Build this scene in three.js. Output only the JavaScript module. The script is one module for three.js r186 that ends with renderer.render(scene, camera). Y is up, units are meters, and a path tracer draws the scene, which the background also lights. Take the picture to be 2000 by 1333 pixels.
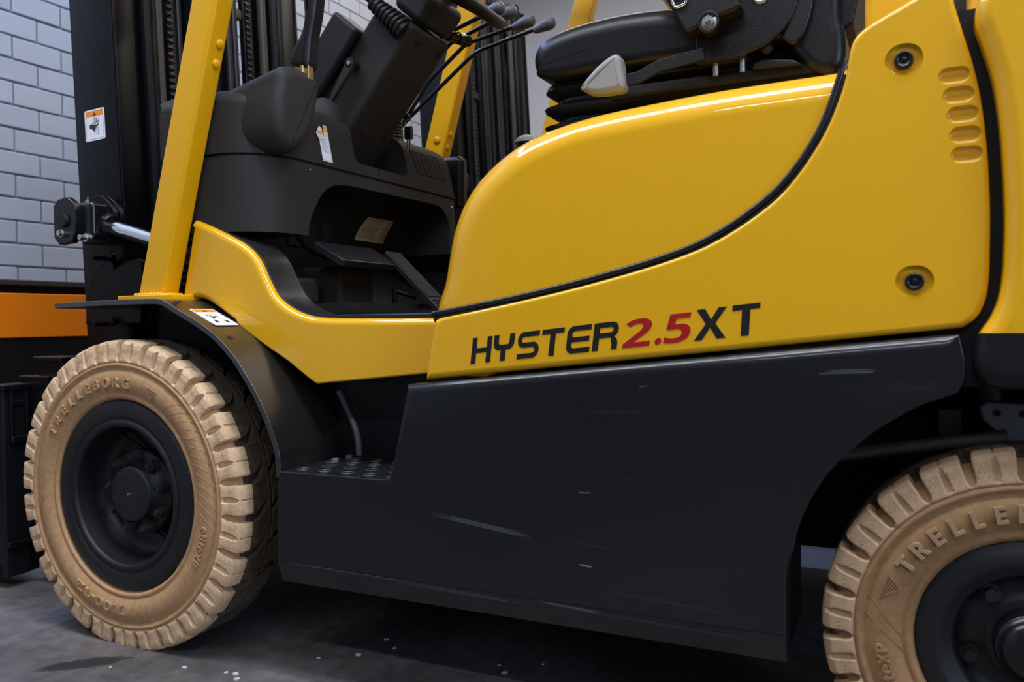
import * as THREE from 'three';
import { RoundedBoxGeometry } from 'three/addons/geometries/RoundedBoxGeometry.js';
import { TextGeometry } from 'three/addons/geometries/TextGeometry.js';
import { FontLoader } from 'three/addons/loaders/FontLoader.js';
import { mergeGeometries, mergeVertices, toCreasedNormals } from 'three/addons/utils/BufferGeometryUtils.js';
import { RectAreaLightUniformsLib } from 'three/addons/lights/RectAreaLightUniformsLib.js';
import { Brush, Evaluator, SUBTRACTION } from 'three-bvh-csg';

// ------------------------------------------------------------------ camera, exposure, lamps
const scene = new THREE.Scene();
scene.background = new THREE.Color(0x0a0b0d);
const camera = new THREE.PerspectiveCamera(44.7263, 2000 / 1333, 0.05, 60);
camera.position.set(1.541306, 0.695825, 1.229672);
camera.quaternion.setFromRotationMatrix(new THREE.Matrix4().makeBasis(
  new THREE.Vector3(0.899893, -0.011856, -0.435949), new THREE.Vector3(-0.000072, 0.999626, -0.027336), new THREE.Vector3(0.43611, 0.024631, 0.899556)));
camera.focus = 1.62; camera.userData.fStop = 5.6;
const renderer = new THREE.WebGLRenderer();
renderer.toneMapping = THREE.LinearToneMapping;
renderer.toneMappingExposure = 1.14;
renderer.shadowMap.enabled = true;
RectAreaLightUniformsLib.init();

const COOL = new THREE.Color().setRGB(0.83, 0.89, 1.0), WARM = new THREE.Color().setRGB(1.0, 0.91, 0.86), WALL_BLUE = new THREE.Color().setRGB(0.24, 0.43, 1.0), ADDED_DAY = new THREE.Color().setRGB(0.55, 0.70, 1.0);
const LAMP = 46, ADDED_DAYLIGHT = 6;
const CEIL = 3.7, XW = -1.75, XE = 7.5, ZN = 5.2, ZF = -5.2;     // room: front wall XW, rear wall XE, near wall ZN, far wall ZF
const tint = (x, z) => z < -3 ? WARM : x < -1 ? WALL_BLUE : COOL;   // unseen tube along the brick wall, added to tint it blue
const lamps = [];
for (const [x, z] of [[-0.55, 0.43], [1.25, 0.43], [3.05, 0.43], [-0.55, 0.84], [-1.32, -0.95], [1.25, 0.84], [3.05, 0.84], [-0.6, -3.1], [1.25, -3.1], [3.05, -3.1], [1.25, 3.2], [3.05, 3.2]]) {
  const l = new THREE.RectAreaLight(tint(x, z), z < -3 ? LAMP * 0.72 : z > 2 ? LAMP * 1.0 : x < -1 ? LAMP * 1.0 : x < 0 ? LAMP * 0.28 : LAMP * 0.33, 1.76, z > 0 && z < 2 ? 0.27 : 0.13); l.position.set(x, CEIL - 0.105, z); l.rotation.x = -Math.PI / 2; if (x < -1) l.rotation.z = Math.PI / 2;
  l.castShadow = true; scene.add(l); lamps.push([x, z]);
}
const addedDayLight = new THREE.RectAreaLight(ADDED_DAY, ADDED_DAYLIGHT, 2.6, 2.0); addedDayLight.position.set(XE - 0.06, 1.9, 3.2); addedDayLight.rotation.y = Math.PI / 2; addedDayLight.castShadow = true; scene.add(addedDayLight);  // area light of the added window, cools the brick wall

// ------------------------------------------------------------------ helpers
let seed = 12345; const rnd = () => { seed = (seed * 1664525 + 1013904223) >>> 0; return seed / 4294967296; };
const V = (x, y, z) => new THREE.Vector3(x, y, z);
const used = {};
const numbered = n => { const k = used[n] = (used[n] ?? -1) + 1; return k ? n + '_' + String(k).padStart(3, '0') : n; };
const shadow = o => { o.traverse(m => { if (m.isMesh) { m.castShadow = true; m.receiveShadow = true; } }); return o; };
function part(name, geo, mat, parent, label) {
  const m = new THREE.Mesh(geo, mat); m.name = name; m.castShadow = m.receiveShadow = true; parent.add(m);
  if (label) m.userData.label = label; return m;
}
function grp(name, parent, label) { const g = new THREE.Group(); g.name = name; parent.add(g); if (label) g.userData.label = label; return g; }
function thing(name, label, category, x = 0, y = 0, z = 0, group) {
  const g = new THREE.Group(); g.name = numbered(name); g.position.set(x, y, z); g.userData = { label, category }; if (group) g.userData.group = group; scene.add(g); return g;
}
function struct(name, geo, mat) { const m = new THREE.Mesh(geo, mat); m.name = name; m.userData.kind = 'structure'; m.castShadow = m.receiveShadow = true; scene.add(m); return m; }
const soft = (g, a = 0.55) => toCreasedNormals(g.index ? g.toNonIndexed() : g, a);
const strip = g => { const o = g.index ? g.toNonIndexed() : g; for (const k of Object.keys(o.attributes)) if (!['position', 'normal', 'uv'].includes(k)) o.deleteAttribute(k); return o; };
const merge = gs => mergeGeometries(gs.map(strip));
const box = (x0, x1, y0, y1, z0, z1) => new THREE.BoxGeometry(x1 - x0, y1 - y0, z1 - z0).translate((x0 + x1) / 2, (y0 + y1) / 2, (z0 + z1) / 2);
const rbox = (x0, x1, y0, y1, z0, z1, r = 0.004, s = 2) => new RoundedBoxGeometry(x1 - x0, y1 - y0, z1 - z0, s, r).translate((x0 + x1) / 2, (y0 + y1) / 2, (z0 + z1) / 2);
function along(geo, a, b) {            // put a geometry built along +y at the origin from a to b
  const d = b.clone().sub(a), q = new THREE.Quaternion().setFromUnitVectors(V(0, 1, 0), d.clone().normalize());
  return geo.applyQuaternion(q).translate((a.x + b.x) / 2, (a.y + b.y) / 2, (a.z + b.z) / 2);
}
const rod = (a, b, r, r2 = r, n = 20) => along(new THREE.CylinderGeometry(r2, r, a.distanceTo(b), n), a, b);
const tube = (pts, r, n = 40, m = 12, closed = false, tension = 0.5) => new THREE.TubeGeometry(new THREE.CatmullRomCurve3(pts, closed, 'catmullrom', tension), n, r, m, closed);
const lathe = (pr, n = 96) => new THREE.LatheGeometry(pr.map(([r, z]) => new THREE.Vector2(r, z)), n).rotateX(Math.PI / 2);   // profile (radius, z)
const curve = (pts, n = 24) => new THREE.SplineCurve(pts.map(p => new THREE.Vector2(p[0], p[1]))).getPoints(n).map(p => [p.x, p.y]);
const faceX = g => g.rotateY(Math.PI / 2);          // drawn in (-z, y), faces +x
const faceUp = g => g.rotateX(-Math.PI / 2);        // drawn in (x, -z), faces +y
function pillow(outline, zF, zB, rad = 0.006, n = 5) {   // solid with a flat front at zF whose rim is rounded; rad is a number or f(point, index)
  let o = outline.filter((p, i) => { const q = outline[(i + 1) % outline.length]; return Math.hypot(p[0] - q[0], p[1] - q[1]) > 1e-5; });
  let area = 0; o.forEach((p, i) => { const q = o[(i + 1) % o.length]; area += p[0] * q[1] - q[0] * p[1]; });
  if (area < 0) o = o.slice().reverse();
  const N = o.length, nor = o.map((p, i) => {
    const a = o[(i + N - 1) % N], b = o[(i + 1) % N];
    let e1 = [p[0] - a[0], p[1] - a[1]], e2 = [b[0] - p[0], b[1] - p[1]]; const l1 = Math.hypot(...e1), l2 = Math.hypot(...e2);
    const n1 = [-e1[1] / l1, e1[0] / l1], n2 = [-e2[1] / l2, e2[0] / l2]; let m = [n1[0] + n2[0], n1[1] + n2[1]]; const l = Math.hypot(...m) || 1;
    const c = Math.max(0.5, l / 2); return [m[0] / l / c, m[1] / l / c];
  });
  const R = o.map((p, i) => typeof rad === 'function' ? rad(p, i) : rad);
  const ring = k => { const a = k / n * Math.PI / 2; return o.map((p, i) => [p[0] + nor[i][0] * R[i] * (1 - Math.cos(a)), p[1] + nor[i][1] * R[i] * (1 - Math.cos(a)), zF - R[i] * (1 - Math.sin(a))]); };
  const rings = [o.map(p => [p[0], p[1], zB])]; for (let k = 0; k <= n; k++) rings.push(ring(k));
  // outward normals: shared at gentle corners of the outline, split at sharp ones
  const edge = o.map((p, i) => { const q = o[(i + 1) % N], l = Math.hypot(q[0] - p[0], q[1] - p[1]); return [(q[1] - p[1]) / l, -(q[0] - p[0]) / l]; });
  const gentle = o.map((p, i) => { const a = edge[(i + N - 1) % N], b = edge[i]; return a[0] * b[0] + a[1] * b[1] > 0.82; });
  const mid = o.map((p, i) => { const a = edge[(i + N - 1) % N], b = edge[i], m = [a[0] + b[0], a[1] + b[1]], l = Math.hypot(...m) || 1; return [m[0] / l, m[1] / l]; });
  const pos = [], nrm = [], uv = [], tri = (P, Q) => P.forEach((p, i) => { pos.push(...p); nrm.push(...Q[i]); uv.push(p[0], p[1]); });
  for (let k = 0; k + 1 < rings.length; k++) for (let i = 0; i < N; i++) {
    const j = (i + 1) % N, A = rings[k], B = rings[k + 1], d0 = gentle[i] ? mid[i] : edge[i], d1 = gentle[j] ? mid[j] : edge[i], a0 = Math.max(0, k - 1) / n * Math.PI / 2, a1 = k / n * Math.PI / 2;
    const w = (d, a) => [d[0] * Math.cos(a), d[1] * Math.cos(a), Math.sin(a)]; tri([A[i], A[j], B[j]], [w(d0, a0), w(d1, a0), w(d1, a1)]); tri([A[i], B[j], B[i]], [w(d0, a0), w(d1, a1), w(d0, a1)]);
  }
  const top = rings[rings.length - 1], bot = rings[0], up = [0, 0, 1], dn = [0, 0, -1];
  for (const f of THREE.ShapeUtils.triangulateShape(top.map(p => new THREE.Vector2(p[0], p[1])), [])) tri([top[f[0]], top[f[1]], top[f[2]]], [up, up, up]);
  for (const f of THREE.ShapeUtils.triangulateShape(bot.map(p => new THREE.Vector2(p[0], p[1])), [])) tri([bot[f[0]], bot[f[2]], bot[f[1]]], [dn, dn, dn]);
  const g = new THREE.BufferGeometry(); g.setAttribute('position', new THREE.Float32BufferAttribute(pos, 3)); g.setAttribute('normal', new THREE.Float32BufferAttribute(nrm, 3)); g.setAttribute('uv', new THREE.Float32BufferAttribute(uv, 2)); return g;
}
function plateSweep(path, z0, z1, t) {   // bent plate: path is its upper face in (x, y), thickness t below it
  const n = path.length, low = path.map((p, i) => { const a = path[Math.max(0, i - 1)], b = path[Math.min(n - 1, i + 1)], l = Math.hypot(b[0] - a[0], b[1] - a[1]); return [p[0] + (b[1] - a[1]) / l * t, p[1] - (b[0] - a[0]) / l * t]; });
  return pillow([...path, ...low.reverse()], z1, z0, Math.min(0.0015, t / 3), 2);
}
function csg(a, b) { const A = new Brush(strip(a)), B = new Brush(strip(b)); A.updateMatrixWorld(); B.updateMatrixWorld(); const ev = new Evaluator(); ev.attributes = ['position', 'normal', 'uv']; ev.useGroups = false; return ev.evaluate(A, B, SUBTRACTION).geometry; }
const roundRect = (x0, x1, y0, y1, r, n = 6) => { const o = []; for (const [cx, cy, a0] of [[x1 - r, y1 - r, 0], [x0 + r, y1 - r, 90], [x0 + r, y0 + r, 180], [x1 - r, y0 + r, 270]]) for (let k = 0; k <= n; k++) { const a = (a0 + 90 * k / n) * Math.PI / 180; o.push([cx + r * Math.cos(a), cy + r * Math.sin(a)]); } return o; };
const dome = (r, h, n = 16) => new THREE.SphereGeometry(r, n, 8, 0, Math.PI * 2, 0, Math.PI / 2).scale(1, h / r, 1);   // stands on y = 0
const hexNut = (r, h) => new THREE.CylinderGeometry(r, r, h, 6);
const font = await new FontLoader().loadAsync('fonts/droid/droid_sans_bold.typeface.json');

// ------------------------------------------------------------------ textures and materials
function grid(n, s) { const a = new Float32Array(n * n); let q = s >>> 0; for (let i = 0; i < a.length; i++) { q = (q * 1664525 + 1013904223) >>> 0; a[i] = q / 4294967296; } return (x, y) => { const fx = Math.floor(x), fy = Math.floor(y), u = x - fx, v = y - fy, su = u * u * (3 - 2 * u), sv = v * v * (3 - 2 * v), g = (i, j) => a[((j % n + n) % n) * n + ((i % n + n) % n)]; return (g(fx, fy) * (1 - su) + g(fx + 1, fy) * su) * (1 - sv) + (g(fx, fy + 1) * (1 - su) + g(fx + 1, fy + 1) * su) * sv; }; }
const N64 = grid(64, 7), N128 = grid(128, 99), N16 = grid(16, 31);
function dataTex(w, h, f, srgb = false, rep = 1, rep2 = rep) {
  const d = new Uint8Array(w * h * 4); for (let j = 0; j < h; j++) for (let i = 0; i < w; i++) { const c = f(i / w, j / h, i, j), k = (j * w + i) * 4; if (typeof c === 'number') { d[k] = d[k + 1] = d[k + 2] = Math.max(0, Math.min(255, c * 255)); } else for (let e = 0; e < 3; e++) d[k + e] = Math.max(0, Math.min(255, c[e] * 255)); d[k + 3] = 255; }
  const t = new THREE.DataTexture(d, w, h); t.wrapS = t.wrapT = THREE.RepeatWrapping; t.magFilter = THREE.LinearFilter; t.minFilter = THREE.LinearMipmapLinearFilter; t.generateMipmaps = true; t.repeat.set(rep, rep2); if (srgb) t.colorSpace = THREE.SRGBColorSpace; t.needsUpdate = true; return t;
}
const peel = dataTex(256, 256, (u, v) => 0.5 + 0.5 * (N64(u * 64, v * 64) - 0.5) + 0.3 * (N16(u * 16, v * 16) - 0.5), false, 4);      // 25 cm tile
const grain = dataTex(256, 256, (u, v) => 0.6 * N128(u * 128, v * 128) + 0.4 * N64(u * 64, v * 64), false, 9);
const S = (r, g, b) => new THREE.Color().setRGB(r, g, b);
const std = (c, o = {}) => new THREE.MeshStandardMaterial({ color: c, roughness: 0.5, ...o });
const phy = (c, o = {}) => new THREE.MeshPhysicalMaterial({ color: c, roughness: 0.5, ...o });
const YELLOW = S(0.80, 0.405, 0.0015);
const M = {
  yellow: phy(YELLOW, { roughness: 0.45, specularIntensity: 0.4, clearcoat: 1.0, clearcoatRoughness: 0.055, bumpMap: peel, bumpScale: 0.00012 }),
  yellowPlain: phy(YELLOW, { roughness: 0.42, specularIntensity: 0.6, clearcoat: 0.3, clearcoatRoughness: 0.25 }),
  black: phy(S(0.007, 0.0073, 0.0085), { roughness: 0.42, specularIntensity: 0.6, bumpMap: grain, bumpScale: 0.0001 }),
  blackGloss: phy(S(0.006, 0.006, 0.007), { roughness: 0.24, specularIntensity: 0.8 }),
  mast: phy(S(0.0022, 0.0026, 0.0034), { roughness: 0.36, specularIntensity: 0.4 }),
  fender: phy(S(0.010, 0.0095, 0.009), { roughness: 0.34, ior: 1.6, clearcoat: 1, clearcoatRoughness: 0.22, bumpMap: grain, bumpScale: 0.0001 }),
  mastInner: std(S(0.013, 0.0145, 0.018), { roughness: 0.34, metalness: 0.25 }),
  grease: std(S(0.05, 0.038, 0.026), { roughness: 0.45 }),
  plastic: phy(S(0.027, 0.026, 0.024), { roughness: 0.55, specularIntensity: 0.4, bumpMap: grain, bumpScale: 0.00022 }),
  plasticDark: phy(S(0.008, 0.008, 0.0085), { roughness: 0.5, specularIntensity: 0.7, bumpMap: grain, bumpScale: 0.0002 }),
  rubber: phy(S(0.014, 0.014, 0.016), { roughness: 0.36, specularIntensity: 0.9 }),
  seal: std(S(0.008, 0.008, 0.009), { roughness: 0.35 }),
  leather: phy(S(0.008, 0.008, 0.009), { roughness: 0.36, specularIntensity: 0.8, bumpMap: grain, bumpScale: 0.0002 }),
  paledGrey: std(S(0.10, 0.095, 0.10), { roughness: 0.5 }),  // grey paled to make up for missing light under the rear arch
  void: std(S(0.004, 0.004, 0.004), { roughness: 0.9 }),  // near-black that puts the shade of gaps and hollows into the colour
  chrome: std(S(0.75, 0.76, 0.78), { roughness: 0.12, metalness: 1 }),
  steel: std(S(0.55, 0.55, 0.54), { roughness: 0.32, metalness: 1 }),
  brass: std(S(0.55, 0.42, 0.18), { roughness: 0.35, metalness: 1 }),
  greyPlastic: std(S(0.26, 0.26, 0.25), { roughness: 0.5 }),
  knob: std(S(0.10, 0.105, 0.11), { roughness: 0.45 }),
  red: std(S(0.42, 0.008, 0.008), { roughness: 0.4 }),
  decalRed: std(S(0.40, 0.006, 0.010), { roughness: 0.4 }),
  decalBlack: std(S(0.008, 0.008, 0.009), { roughness: 0.4 }),
  weld: std(S(0.20, 0.21, 0.235), { roughness: 0.4, metalness: 0.3 }),
  lampBody: std(S(0.7, 0.7, 0.7), { roughness: 0.5 }),
};
const tyreMap = dataTex(512, 512, (u, v) => {
  const a = N16(u * 16, v * 16), b = N64(u * 64, v * 64), c = N128(u * 128, v * 128); const k = 0.86 + 0.16 * a + 0.08 * b + 0.06 * c; const crack = Math.abs(N64(u * 64 + 3, v * 64 + 9) - 0.5) < 0.025 && c > 0.55 ? 0.72 : 1;
  return [0.86 * k * crack, 0.715 * k * crack, 0.555 * k * crack];
}, true, 3, 3);
const sideMap = dataTex(512, 256, (u, v) => { const k = 0.88 + 0.10 * (N16(u * 16, v * 16) - 0.5) + 0.06 * (N64(u * 64, v * 32) - 0.5) + 0.06 * (N128(u * 128, v * 128) - 0.5); return [0.82 * k, 0.635 * k, 0.44 * k]; }, true, 10, 1);
const treadMap = dataTex(256, 256, (u, v) => { const k = 0.8 + 0.5 * (N64(u * 64, v * 64) - 0.5) + 0.3 * (N16(u * 16, v * 16) - 0.5); return [0.40 * k, 0.34 * k, 0.265 * k]; }, true, 4, 4);
M.tyre = std(S(0.63, 0.61, 0.59), { map: tyreMap, roughness: 0.75, bumpMap: grain, bumpScale: 0.0004 });
M.side = std(S(0.63, 0.60, 0.53), { map: sideMap, roughness: 0.62, bumpMap: grain, bumpScale: 0.0002 });
M.tyreFrontLit = std(S(0.98, 0.98, 0.98), { map: tyreMap, roughness: 0.75, bumpMap: grain, bumpScale: 0.0004 });  // paler copy of the lug colour, stands in for stronger front light
M.sideFrontLit = std(S(0.98, 0.98, 0.98), { map: sideMap, roughness: 0.62, bumpMap: grain, bumpScale: 0.0002 });  // paler sidewall copy, the front light put into the colour
M.litRim = std(S(0.05, 0.052, 0.057), { roughness: 0.32, metalness: 0.4 });  // paler grip rings, their catch of light put into the colour
M.worn = std(S(0.33, 0.205, 0.105), { roughness: 0.6 });
M.tread = std(0xffffff, { map: treadMap, roughness: 0.7, bumpMap: grain, bumpScale: 0.0005 });
M.rim = phy(S(0.009, 0.009, 0.0095), { roughness: 0.34, specularIntensity: 0.9, bumpMap: grain, bumpScale: 0.0002 });

function canvasTex(w, h, draw) { const c = document.createElement('canvas'); c.width = w; c.height = h; draw(c.getContext('2d'), w, h); const t = new THREE.CanvasTexture(c); t.colorSpace = THREE.SRGBColorSpace; return t; }
// side skirt: scuffed black paint, drawn over x 0.40..1.64, y 0.18..0.70
const skirtTex = canvasTex(2048, 860, (g, w, h) => {
  g.fillStyle = 'rgb(20,21,23)'; g.fillRect(0, 0, w, h); const px = x => (x - 0.40) / 1.24 * w, py = y => (0.70 - y) / 0.52 * h; let q = 77; const r = () => (q = (q * 1664525 + 1013904223) >>> 0) / 4294967296;
  for (let i = 0; i < 1500; i++) { const x = r() * w, y = r() * h, l = 20 + r() * 130; g.strokeStyle = `rgba(${80 + r() * 30 | 0},${84 + r() * 30 | 0},${95 + r() * 30 | 0},${0.03 + r() * 0.06})`; g.lineWidth = 0.6 + r() * 1.2; g.beginPath(); g.moveTo(x, y); g.lineTo(x + l, y + (r() - 0.45) * 9); g.stroke(); }
  const scr = (x0, y0, x1, y1, a, lw, n = 1, sp = 3) => { for (let k = 0; k < n; k++) { g.strokeStyle = `rgba(150,152,158,${a * (0.5 + 0.5 * r())})`; g.lineWidth = lw * (0.5 + r()); const d = (r() - 0.5) * sp, s = r() * 0.25, e = 1 - r() * 0.25; g.beginPath(); g.moveTo(px(x0 + (x1 - x0) * s), py(y0 + (y1 - y0) * s) + d); g.lineTo(px(x0 + (x1 - x0) * e), py(y0 + (y1 - y0) * e) + d); g.stroke(); } };
  scr(0.78, 0.362, 0.98, 0.340, 0.24, 2.2, 16, 13); scr(1.03, 0.342, 1.13, 0.335, 0.10, 1.2, 5, 8);
  scr(0.44, 0.236, 0.75, 0.233, 0.28, 1.4, 8, 9); scr(0.70, 0.232, 0.98, 0.226, 0.32, 1.4, 9, 12); scr(0.98, 0.235, 1.10, 0.229, 0.42, 1.8, 7, 9); scr(1.05, 0.23, 1.37, 0.222, 0.25, 1.2, 8, 12);
  scr(1.055, 0.305, 1.085, 0.303, 0.9, 2.6, 2, 3); scr(1.06, 0.42, 1.08, 0.421, 0.8, 2, 2, 2); scr(1.16, 0.59, 1.176, 0.594, 0.7, 2, 1); scr(1.08, 0.55, 1.17, 0.553, 0.2, 1.2, 4, 6);
  scr(1.42, 0.618, 1.50, 0.622, 0.3, 2, 8, 9); scr(1.50, 0.60, 1.58, 0.605, 0.12, 1.4, 6, 20); scr(0.95, 0.35, 0.99, 0.32, 0.3, 1, 1); scr(1.1, 0.27, 1.3, 0.262, 0.12, 1, 6, 14);
});
const skirtMat = phy(0xffffff, { map: skirtTex, roughness: 0.4, specularIntensity: 0.4, clearcoat: 0.55, clearcoatRoughness: 0.12, bumpMap: grain, bumpScale: 0.00012 });
const skirtUV = g => { const p = g.attributes.position, u = g.attributes.uv; for (let i = 0; i < p.count; i++) u.setXY(i, (p.getX(i) - 0.40) / 1.24, (p.getY(i) - 0.18) / 0.52); return g; };
// concrete floor, 9.25 x 9.8 m in one sheet
const stainAt = [0.005, 0.095];
const floorTex = dataTex(2048, 2048, (u, v, i, j) => {
  const x = XW + u * (XE - XW), z = ZN - v * (ZN - ZF);
  let k = 0.335 + 0.15 * (N16(u * 9, v * 9) - 0.5) + 0.12 * (N64(u * 60, v * 60) - 0.5) + 0.09 * (N128(u * 420, v * 420) - 0.5) + 0.05 * (N64(u * 1500, v * 1500) - 0.5);
  const cs = Math.cos(0.78), sn = Math.sin(0.78), dx = x - stainAt[0], dz = z - stainAt[1], a = (dx * cs - dz * sn) / 0.085, b = (dx * sn + dz * cs) / 0.026; const d = Math.hypot(a, b) + 0.25 * (N128(u * 900, v * 900) - 0.5); if (d < 1) k *= 0.42 + 0.25 * Math.max(0, d - 0.75) / 0.25;
  return [k * 1.03, k * 0.97, k * 0.95];
}, true);
floorTex.wrapS = floorTex.wrapT = THREE.ClampToEdgeWrapping;
M.floor = std(0xffffff, { map: floorTex, roughness: 0.55, bumpMap: dataTex(512, 512, (u, v) => 0.5 * N128(u * 128, v * 128) + 0.5 * N64(u * 64, v * 64), false, 12), bumpScale: 0.0006 });
M.brick = [0.49, 0.475, 0.505].map(k => std(S(k * 0.93, k * 0.985, k * 1.07), { roughness: 0.6, bumpMap: grain, bumpScale: 0.0004 }));
M.mortar = std(S(0.50, 0.53, 0.58), { roughness: 0.8 });
M.wall = std(S(0.62, 0.62, 0.62), { roughness: 0.8 });
M.hall = std(S(0.16, 0.16, 0.17), { roughness: 0.8 });

// ------------------------------------------------------------------ the room
{
  const fg = new THREE.PlaneGeometry(XE - XW, ZN - ZF).rotateX(-Math.PI / 2).translate((XW + XE) / 2, 0, (ZN + ZF) / 2);
  const slab = struct('floor', fg, M.floor); part('floor_slab', box(XW - 0.2, XE + 0.2, -0.15, -0.004, ZF - 0.2, ZN + 0.2), M.mortar, slab);
  struct('ceiling', box(XW - 0.2, XE + 0.2, CEIL, CEIL + 0.15, ZF - 0.2, ZN + 0.2), M.hall);
  struct('wall_far', box(XW, XE, 0, CEIL, ZF - 0.2, ZF), M.wall);
  struct('wall_near', box(XW, XE, 0, CEIL, ZN, ZN + 0.2), M.hall);
  // rear wall with an unseen window, added for its bluish light
  const z0 = 1.9, z1 = 4.5, w0 = 0.9, w1 = 2.9;
  struct('wall_rear', merge([box(XE, XE + 0.2, 0, CEIL, ZF, z0), box(XE, XE + 0.2, 0, CEIL, z1, ZN), box(XE, XE + 0.2, 0, w0, z0, z1), box(XE, XE + 0.2, w1, CEIL, z0, z1)]), M.hall);
  const win = struct('added_window_1', box(XE + 0.08, XE + 0.1, w0, w1, z0, z1), std(S(0.3, 0.35, 0.4), { emissive: ADDED_DAY, emissiveIntensity: 3, roughness: 0.3 }));
  for (const g of [box(XE - 0.01, XE + 0.12, w0, w1, z0, z0 + 0.05), box(XE - 0.01, XE + 0.12, w0, w1, z1 - 0.05, z1), box(XE - 0.01, XE + 0.12, w0, w0 + 0.05, z0, z1), box(XE - 0.01, XE + 0.12, w1 - 0.05, w1, z0, z1), box(XE, XE + 0.11, w0, w1, 3.18, 3.22)]) part('added_window_frame', g, M.lampBody, win);
  // front wall of painted bricks
  const wf = struct('wall_front', box(XW - 0.2, XW - 0.013, 0, CEIL, ZF, ZN), M.mortar);
  const CH = 0.0936, BL = 0.2155, J = 0.008, y0 = 1.97, rest = [];
  const vs = [0, 1, 2, 3].map(k => { const g = new RoundedBoxGeometry(0.05, CH - J, BL - J, 2, 0.004), p = g.attributes.position; for (let i = 0; i < p.count; i++) { const w = (N64(p.getY(i) * 90 + k * 11 + 5, p.getZ(i) * 60 + k * 7 + 5) - 0.5) * 0.004; p.setXYZ(i, p.getX(i) + w * 0.6, p.getY(i) + w * 0.7, p.getZ(i)); } g.computeVertexNormals(); return g; });
  for (let r = -22; r < 20; r++) {
    const yc = y0 - CH / 2 - r * CH; if (yc - CH / 2 < 0 || yc + CH / 2 > CEIL) continue;
    const zo = r % 2 === 0 ? -1.055 : -0.947;
    for (let k = -24; k < 30; k++) {
      const zc = zo - BL / 2 + k * BL; if (zc - BL / 2 < ZF || zc + BL / 2 > ZN) continue;
      const near = zc < -0.55 && zc > -3.3 && yc > 0.80 && yc < 2.9, x = XW - 0.025 + (rnd() - 0.5) * 0.003, vi = (rnd() * 4) | 0;
      if (near && !(zc < -2.2 && yc < 1.25)) { const m = part('brick', vs[vi], M.brick[(rnd() * 3) | 0], wf); m.position.set(x, yc, zc); m.rotation.x = (rnd() - 0.5) * 0.006; }
      else rest.push(new THREE.BoxGeometry(0.05, CH - J, BL - J).translate(x, yc, zc));
    }
  }
  const rm = part('brickwork', merge(rest), M.brick[0], wf); rm.userData.kind = 'stuff';
}
for (const [x, z] of lamps) {
  const t = thing('ceiling_lamp', 'white ceiling batten lamp with a glowing diffuser', 'lamp', x, CEIL, z, 'ceiling lamps'); if (x < -1) t.rotation.y = Math.PI / 2; const wide = z > 0 && z < 2 ? 0.07 : 0;  // includes the added blue tube by the brick wall
  part('housing', rbox(-0.895, 0.895, -0.07, 0, -0.085 - wide, 0.085 + wide, 0.006), M.lampBody, t);
  part('diffuser', rbox(-0.89, 0.89, -0.1, -0.069, -0.068 - wide, 0.068 + wide, 0.012, 3), std(S(0.9, 0.9, 0.9), { emissive: tint(x, z), emissiveIntensity: 4, roughness: 0.4 }), t);
}

// ------------------------------------------------------------------ the forklift
const BASE = V(0.8, 0, -0.575);
const F = thing('forklift', 'yellow and black forklift with black side skirt and red and black lettering', 'forklift', BASE.x, BASE.y, BASE.z, 'parked forklifts');
const body = new THREE.Group();   // collects parts in world coordinates, moved under F at the end
const MIRROR = -1.15;             // z of the far side: z -> MIRROR - z
const flip = g => { const o = strip(g.clone()); o.applyMatrix4(new THREE.Matrix4().makeScale(1, 1, -1)).translate(0, 0, MIRROR); const p = o.attributes; for (let i = 0; i < p.position.count; i += 3) for (const k of Object.keys(p)) { const a = p[k], s = a.itemSize; for (let e = 0; e < s; e++) { const q = a.array[(i + 1) * s + e]; a.array[(i + 1) * s + e] = a.array[(i + 2) * s + e]; a.array[(i + 2) * s + e] = q; } } return o; };

// --- side skirt
const skirtTop = [[0.734, 0.585], [1.15, 0.627], [1.58, 0.6703], [1.5945, 0.6705]];
const arch = [[1.601, 0.64], [1.601, 0.616], [1.595, 0.598], [1.587, 0.591], [1.55, 0.576], [1.519, 0.557], [1.488, 0.534], [1.462, 0.509], [1.438, 0.483], [1.418, 0.452], [1.404, 0.424], [1.392, 0.392], [1.383, 0.359], [1.377, 0.33], [1.376, 0.304]];
const skirtLine = [...skirtTop, ...curve(arch, 60), [1.376, 0.237], [0.437, 0.237], [0.439, 0.373], [0.4445, 0.412], ...curve([[0.445, 0.412], [0.60, 0.413], [0.688, 0.4135]], 4), ...curve([[0.690, 0.4137], [0.699, 0.417], [0.704, 0.428]], 6)];
const isTop = p => p[0] < 1.59 && p[1] > 0.58 && Math.abs(p[1] - (0.585 + (p[0] - 0.734) * 0.1008)) < 0.004;
const skirtGeo = skirtUV(pillow(skirtLine, 0, -0.03, p => isTop(p) ? 0.017 : 0.0025, 6));
const lipGeo = skirtUV(faceX(pillow([[0, 0.2375], [0.015, 0.195], [0.026, 0.197], [0.012, 0.2375]], 1.376, 0.437, 0.0015, 2)));
for (const far of [0, 1]) {
  const sk = part('side_skirt', far ? flip(skirtGeo) : skirtGeo, skirtMat, body, 'scuffed black steel side skirt');
  part('skirt_lip', far ? flip(lipGeo) : lipGeo, skirtMat, sk);
}
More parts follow.
